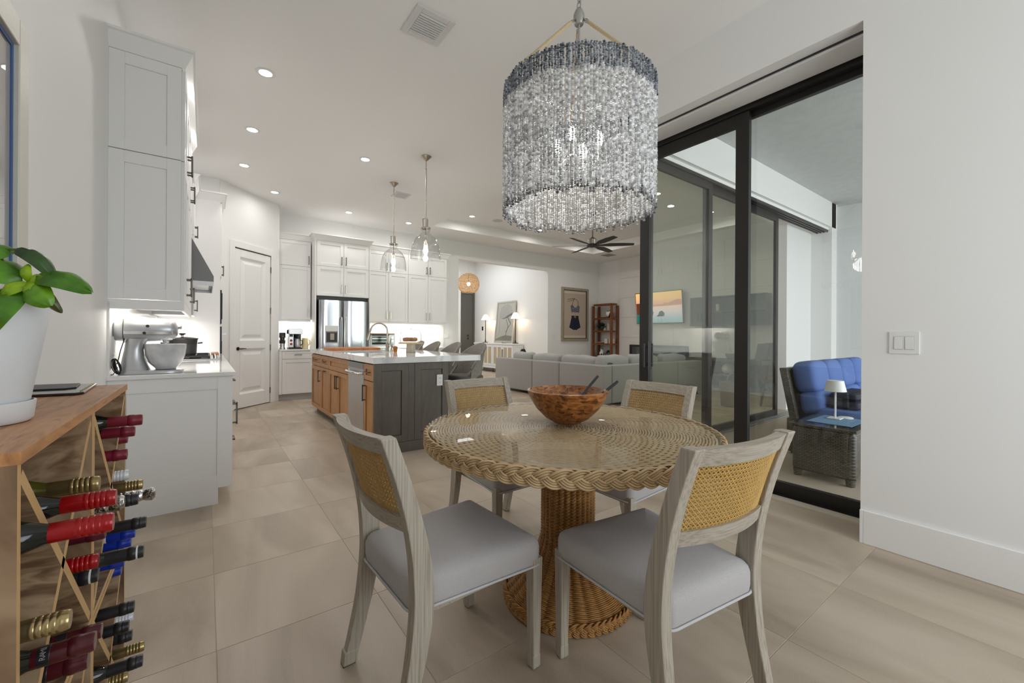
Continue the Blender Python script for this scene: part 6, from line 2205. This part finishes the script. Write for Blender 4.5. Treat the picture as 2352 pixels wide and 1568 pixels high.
def leafmat(name, c, c2):
    m, nt, p = newmat(name)
    tc = N(nt, 'ShaderNodeTexCoord')
    no = N(nt, 'ShaderNodeTexNoise', Scale=30.0, Detail=3.0)
    nt.links.new(tc.outputs['Object'], no.inputs['Vector'])
    cr = N(nt, 'ShaderNodeValToRGB')
    cr.color_ramp.elements[0].position, cr.color_ramp.elements[0].color = .35, c
    cr.color_ramp.elements[1].position, cr.color_ramp.elements[1].color = .65, c2
    nt.links.new(no.outputs['Fac'], cr.inputs[0])
    nt.links.new(cr.outputs[0], p.inputs['Base Color'])
    p.inputs['Roughness'].default_value = .33
    p.inputs['Subsurface Weight'].default_value = .0
    return m


LG = leafmat('basil_leaf', srgb(54, 100, 12), srgb(88, 142, 20))
LB = leafmat('basil_new_leaf', srgb(112, 156, 12), srgb(156, 186, 20))
LN = leafmat('basil_mid_leaf', srgb(76, 128, 14), srgb(116, 164, 22))
LD = leafmat('basil_old_leaf', srgb(28, 54, 20), srgb(50, 84, 30))
LW = leafmat('basil_withered_leaf', srgb(50, 52, 22), srgb(84, 84, 40))


def leaf(base, d, up, L_, W_, m, curl=.5, cup=.35):
    """broad puckered leaf: midrib along d, blade bulging towards up, tip curling down"""
    base, d, up = V3(base), V3(d).normalized(), V3(up)
    s_ = d.cross(up).normalized()
    up = s_.cross(d).normalized()
    nl, nw = 12, 8
    rows = []
    for i in range(nl + 1):
        t_ = i / nl
        wd = W_ * max(0, math.sin(PI * min(1, t_ ** .85 * .985 + .012))) ** .55
        c_ = base + d * L_ * t_ + up * L_ * (.22 * math.sin(PI * t_ * .9) - curl * .35 * t_ ** 2.2)
        row = []
        for j in range(nw + 1):
            q = j / nw * 2 - 1
            puck = .06 * L_ * (1 - abs(q)) * abs(math.sin(t_ * 11 + abs(q) * 2.5)) * (0 if abs(q) < .05 else 1)
            row.append(c_ + s_ * wd * q * (1 - .12 * q * q) + up * (-cup * wd * abs(q) ** 1.8 + puck + (.02 * L_ * (abs(q) > .05)) * (1 - abs(q))))
        rows.append(row)
    mb = MB()
    mb.loft(rows, False, False)
    o = mb.build('leaf', m, bs, smooth=180)
    return o


B0 = V3((PX, PY, 0))


def bp(px, py, dd=0.0):
    """point beside the pot: px metres to the room side, py height, dd away from the viewer"""
    return B0 + RV * px + FV * dd + V3((0, 0, py))


UPV = V3((0, 0, 1)) - FV * .9
ZV = V3((0, 0, 1))
FC = -FV + ZV * .45
leaf((-.207, .935, 1.283), RV * 1 - ZV * .26, UPV, .086, .021, LG, .25, .3)
leaf((-.232, .955, 1.326), RV * .8 - ZV * .50, ZV - FV * .45, .070, .015, LD, .7, .4)
leaf((-.222, .945, 1.282), -RV + ZV * .22 - FV * .25, UPV, .075, .029, LG, .4, .3)
leaf((-.226, .943, 1.270), -RV * .40 - ZV * .9 - FV * .25, FC, .082, .035, LG, .35, .35)
leaf((-.214, .932, 1.272), RV * .75 - ZV * .62 - FV * .15, FC, .050, .021, LN, .4, .35)
leaf((-.216, .932, 1.274), -RV * .75 - ZV * .5 - FV * .3, FC, .036, .014, LB, .4, .35)
leaf((-.214, .932, 1.276), RV * .55 - ZV * .75 - FV * .3, FC, .030, .012, LB, .4, .35)
leaf((-.217, .935, 1.277), RV * .1 + ZV - FV * .1, -FV + ZV * .2, .026, .011, LB, .4, .3)
leaf((-.215, .935, 1.277), RV * .9 + ZV * .35, FC, .022, .009, LB, .4, .3)
leaf((-.196, .926, 1.262), RV * .5 - ZV * .85, -FV + RV * .3, .036, .009, LW, .8, .6)
leaf((-.24, .962, 1.318), -RV + ZV * .1, UPV, .055, .021, LG, .6, .3)
leaf((-.26, .98, 1.285), -RV * .6 + ZV * .3, UPV, .07, .03, LG, .5, .3)
leaf((-.28, .99, 1.26), -RV * .6 - ZV * .5 - FV * .3, UPV, .07, .03, LG, .5, .3)
leaf((-.285, .97, 1.29), RV * .2 + ZV * .6 - FV * .3, -FV + ZV * .3, .05, .022, LB, .5, .3)
mb = MB()
mb.tube([(-.25, .97, 1.23), (-.225, .95, 1.255), (-.216, .935, 1.276), (-.207, .935, 1.283)], .0022, 6).tube([(-.27, .985, 1.23), (-.262, .98, 1.29), (-.245, .967, 1.327), (-.23, .954, 1.326)], .0020, 6).tube([(-.29, .99, 1.23), (-.285, .98, 1.29)], .0025, 6).tube([(-.225, .945, 1.25), (-.226, .945, 1.268)], .002, 6)
mb.build('stem', mat('basil_stem', srgb(96, 120, 40), .5), bs, smooth=60)
# ================================================================== left picture and right switch
lp = thing('lavender_picture', 'glazed picture in a pale silver frame with a blue edge on the left wall', 'picture', (XL, 1.5, 1.0))
frame(lp, (XL + .001, 2.055, .95), (0, -1, 0), 1.15, 1.235, (1, 0, 0), .085, .024, mat('pale_silver_frame', srgb(208, 204, 192), .45, .1, bump=(60, .3)), mat('blue_fillet', srgb(74, 104, 158), .5), gi=.012, gd=.45)
MB().box(XL + .002, .93, .98, XL + .006, 2.02, 2.15).build('lavender_mat', ramp_mat('lavender_wash', ((0, srgb(196, 196, 214)), (.5, srgb(214, 206, 216)), (.62, srgb(186, 178, 198)), (1, srgb(176, 172, 198))), 2, 0, 1.2, noise=.2), lp)
MB().box(XL + .007, .93, .985, XL + .0095, 2.01, 2.145).build('picture_glass', CLEAR, lp)
sw = tag(MB().box(XR - .007, .505, 1.112, XR, .632, 1.236).build('switch_plate', WHITEP, bevel=.003), 'white double rocker switch plate on the right wall by the slider', 'switch')
for y in (.592, .546):
    MB().box(XR - .0085, y - .019, 1.137, XR - .0068, y + .019, 1.209).build('rocker_shadow', mat('switch_shadow', (.5, .5, .49), .5) if y > .58 else bpy.data.materials['switch_shadow'], sw)  # grey plate stands in for the shadow line around the rocker
    MB().obox((XR - .011, y - .017, 1.139), (0, .034, 0), (.001, 0, .068), (.006, 0, 0)).build('rocker', WHITEP, sw, bevel=.001)
# ================================================================== lanai furniture
def wicker(name):
    m, nt, p = newmat(name)
    L = nt.links
    tc = N(nt, 'ShaderNodeTexCoord')
    sx = N(nt, 'ShaderNodeSeparateXYZ')
    L.new(tc.outputs['Object'], sx.inputs[0])
    ad = N(nt, 'ShaderNodeMath', operation='ADD')
    L.new(sx.outputs[0], ad.inputs[0])
    L.new(sx.outputs[1], ad.inputs[1])
    cb_ = N(nt, 'ShaderNodeCombineXYZ')
    L.new(ad.outputs[0], cb_.inputs[0])
    L.new(sx.outputs[2], cb_.inputs[1])
    bk_ = N(nt, 'ShaderNodeTexBrick', Scale=1.0)
    bk_.inputs['Color1'].default_value = (.16, .14, .10, 1)
    bk_.inputs['Color2'].default_value = (.085, .075, .055, 1)
    bk_.inputs['Mortar'].default_value = (.008, .008, .007, 1)
    bk_.inputs['Mortar Size'].default_value = .0022
    bk_.inputs['Brick Width'].default_value = .034
    bk_.inputs['Row Height'].default_value = .013
    L.new(cb_.outputs[0], bk_.inputs['Vector'])
    L.new(bk_.outputs['Color'], p.inputs['Base Color'])
    p.inputs['Roughness'].default_value = .4
    b_ = N(nt, 'ShaderNodeBump', Strength=.7, Distance=.004)
    L.new(bk_.outputs['Fac'], b_.inputs['Height'])
    b_.invert = True
    L.new(b_.outputs[0], p.inputs['Normal'])
    return m


WK = wicker('resin_wicker')
st_ = thing('wicker_side_table', 'dark wicker side table with a glass top outside the slider', 'table', (4.45, 1.26, -.02))
SX_, SX2, SY_, SY2 = 4.14, 4.80, 1.03, 1.50
rbox(MB(), SX_ + .01, SY_ + .01, .05, SX2 - .01, SY2 - .01, .44, .04).build('wicker_body', WK, st_, smooth=40)
MB().box(SX_, SY_, .435, SX2, SY2, .455).build('wicker_top', WK, st_, bevel=.006)
MB().box(SX_ - .005, SY_ - .005, .456, SX2 + .005, SY2 + .005, .463).build('glass_top', GLASSN, st_, bevel=.002)
for (x, y) in ((SX_ + .05, SY_ + .05), (SX_ + .05, SY2 - .05), (SX2 - .05, SY_ + .05), (SX2 - .05, SY2 - .05)):
    MB().cyl((x, y, .06), (x, y, -.018), .036, .028, 12).build('leg', WK, st_, smooth=40)
tag(MB().box(4.28, 1.10, .4635, 4.74, 1.42, .466).build('placemat', mat('blue_placemat', srgb(104, 140, 172), .7, bump=(200, .3))), 'blue woven placemat on the wicker side table', 'placemat')
tl_ = thing('table_lamp', 'small white cordless lamp on the blue placemat outside', 'lamp', (4.60, 1.30, .4665))
MB().box(4.545, 1.25, .4665, 4.655, 1.35, .476).build('base', WHITEP, tl_, bevel=.003)
MB().cyl((4.60, 1.30, .476), (4.60, 1.30, .76), .008, n=12).build('stem', WHITEP, tl_, smooth=40)
MB().lathe([(.083, .715), (.062, .812), (0, .815), (0, .812), (.060, .808), (.080, .715)], 32, (4.60, 1.30, 0)).build('shade', WHITEP, tl_, smooth=40)
tag(MB().lathe([(0, .4665), (.055, .4665), (.058, .474), (.05, .478), (0, .478)], 24, (4.70, 1.25, 0)).build('charging_base', WHITEP, smooth=40), 'round white charging base next to the cordless lamp', 'charger')
ws_ = thing('wicker_loveseat', 'dark wicker loveseat on the lanai with blue tufted back cushions', 'sofa', (5.8, 1.5, -.02))
ZX = 4.88
MB().box(ZX, 1.02, .02, 6.75, 1.80, .37).build('wicker_base', WK, ws_, bevel=.02)
mb = MB()
mb.obox((ZX - .02, 1.69, .35), (.07, 0, 0), (0, .07, 0), (0, .10, .52)).obox((6.70, 1.69, .35), (.07, 0, 0), (0, .07, 0), (0, .10, .52)).obox((ZX + .05, 1.72, .35), (1.65, 0, 0), (0, .04, 0), (0, .10, .50)).obox((ZX - .02, 1.785, .85), (1.79, 0, 0), (0, .075, 0), (0, 0, .03))
mb.build('wicker_back', WK, ws_, bevel=.008)
for (x, y) in ((ZX + .06, 1.08), (6.68, 1.08), (ZX + .06, 1.74), (6.68, 1.74)):
    MB().cyl((x, y, .03), (x, y, -.018), .035, .03, 10).build('leg', WK, ws_, smooth=40)
BLU = mat('blue_outdoor_fabric', srgb(84, 112, 172), .8, var=(4, .08), bump=(300, .35))
NVY = mat('navy_cushion', srgb(26, 32, 50), .7, bump=(300, .3))
for k in range(4):
    x0 = ZX + .055 + k * .43
    for (z0, z1, yy) in ((.42, .645, 1.60), (.635, .945, 1.665)):
        mb = MB().ball((0, 0, 0), .222, .115, (z1 - z0) / 2 + .012, e=.5, nu=30, nv=14)
        mb.xf(Matrix.Translation((x0 + .215, yy, (z0 + z1) / 2)) @ Matrix.Rotation(-.16, 4, 'X'))
        mb.build('tufted_cushion', BLU, ws_, smooth=80)
for k in range(2):
    rbox(MB(), ZX + .03 + k * .86, 1.0, .372, ZX + .88 + k * .86, 1.55, .50, .05).build('seat_cushion', BLU, ws_, smooth=40)
tag(rbox(MB(), ZX + .10, 1.22, .502, ZX + .75, 1.48, .585, .04).build('folded_cushion', NVY, smooth=40), 'folded dark navy cushion with piped edges on the loveseat seat', 'cushion')
tag(rbox(MB(), ZX + .12, 1.24, .588, ZX + .74, 1.47, .66, .035).build('folded_cushion', NVY, smooth=40), 'upper dark navy cushion of the folded pair on the loveseat', 'cushion')
tag(MB().box(3.70, 1.22, -.0175, 4.30, 2.0, -.010).build('outdoor_rug', mat('teal_rug', srgb(70, 96, 116), .9, bump=(150, .4))), 'slate blue outdoor rug edge beside the glass slider', 'rug')
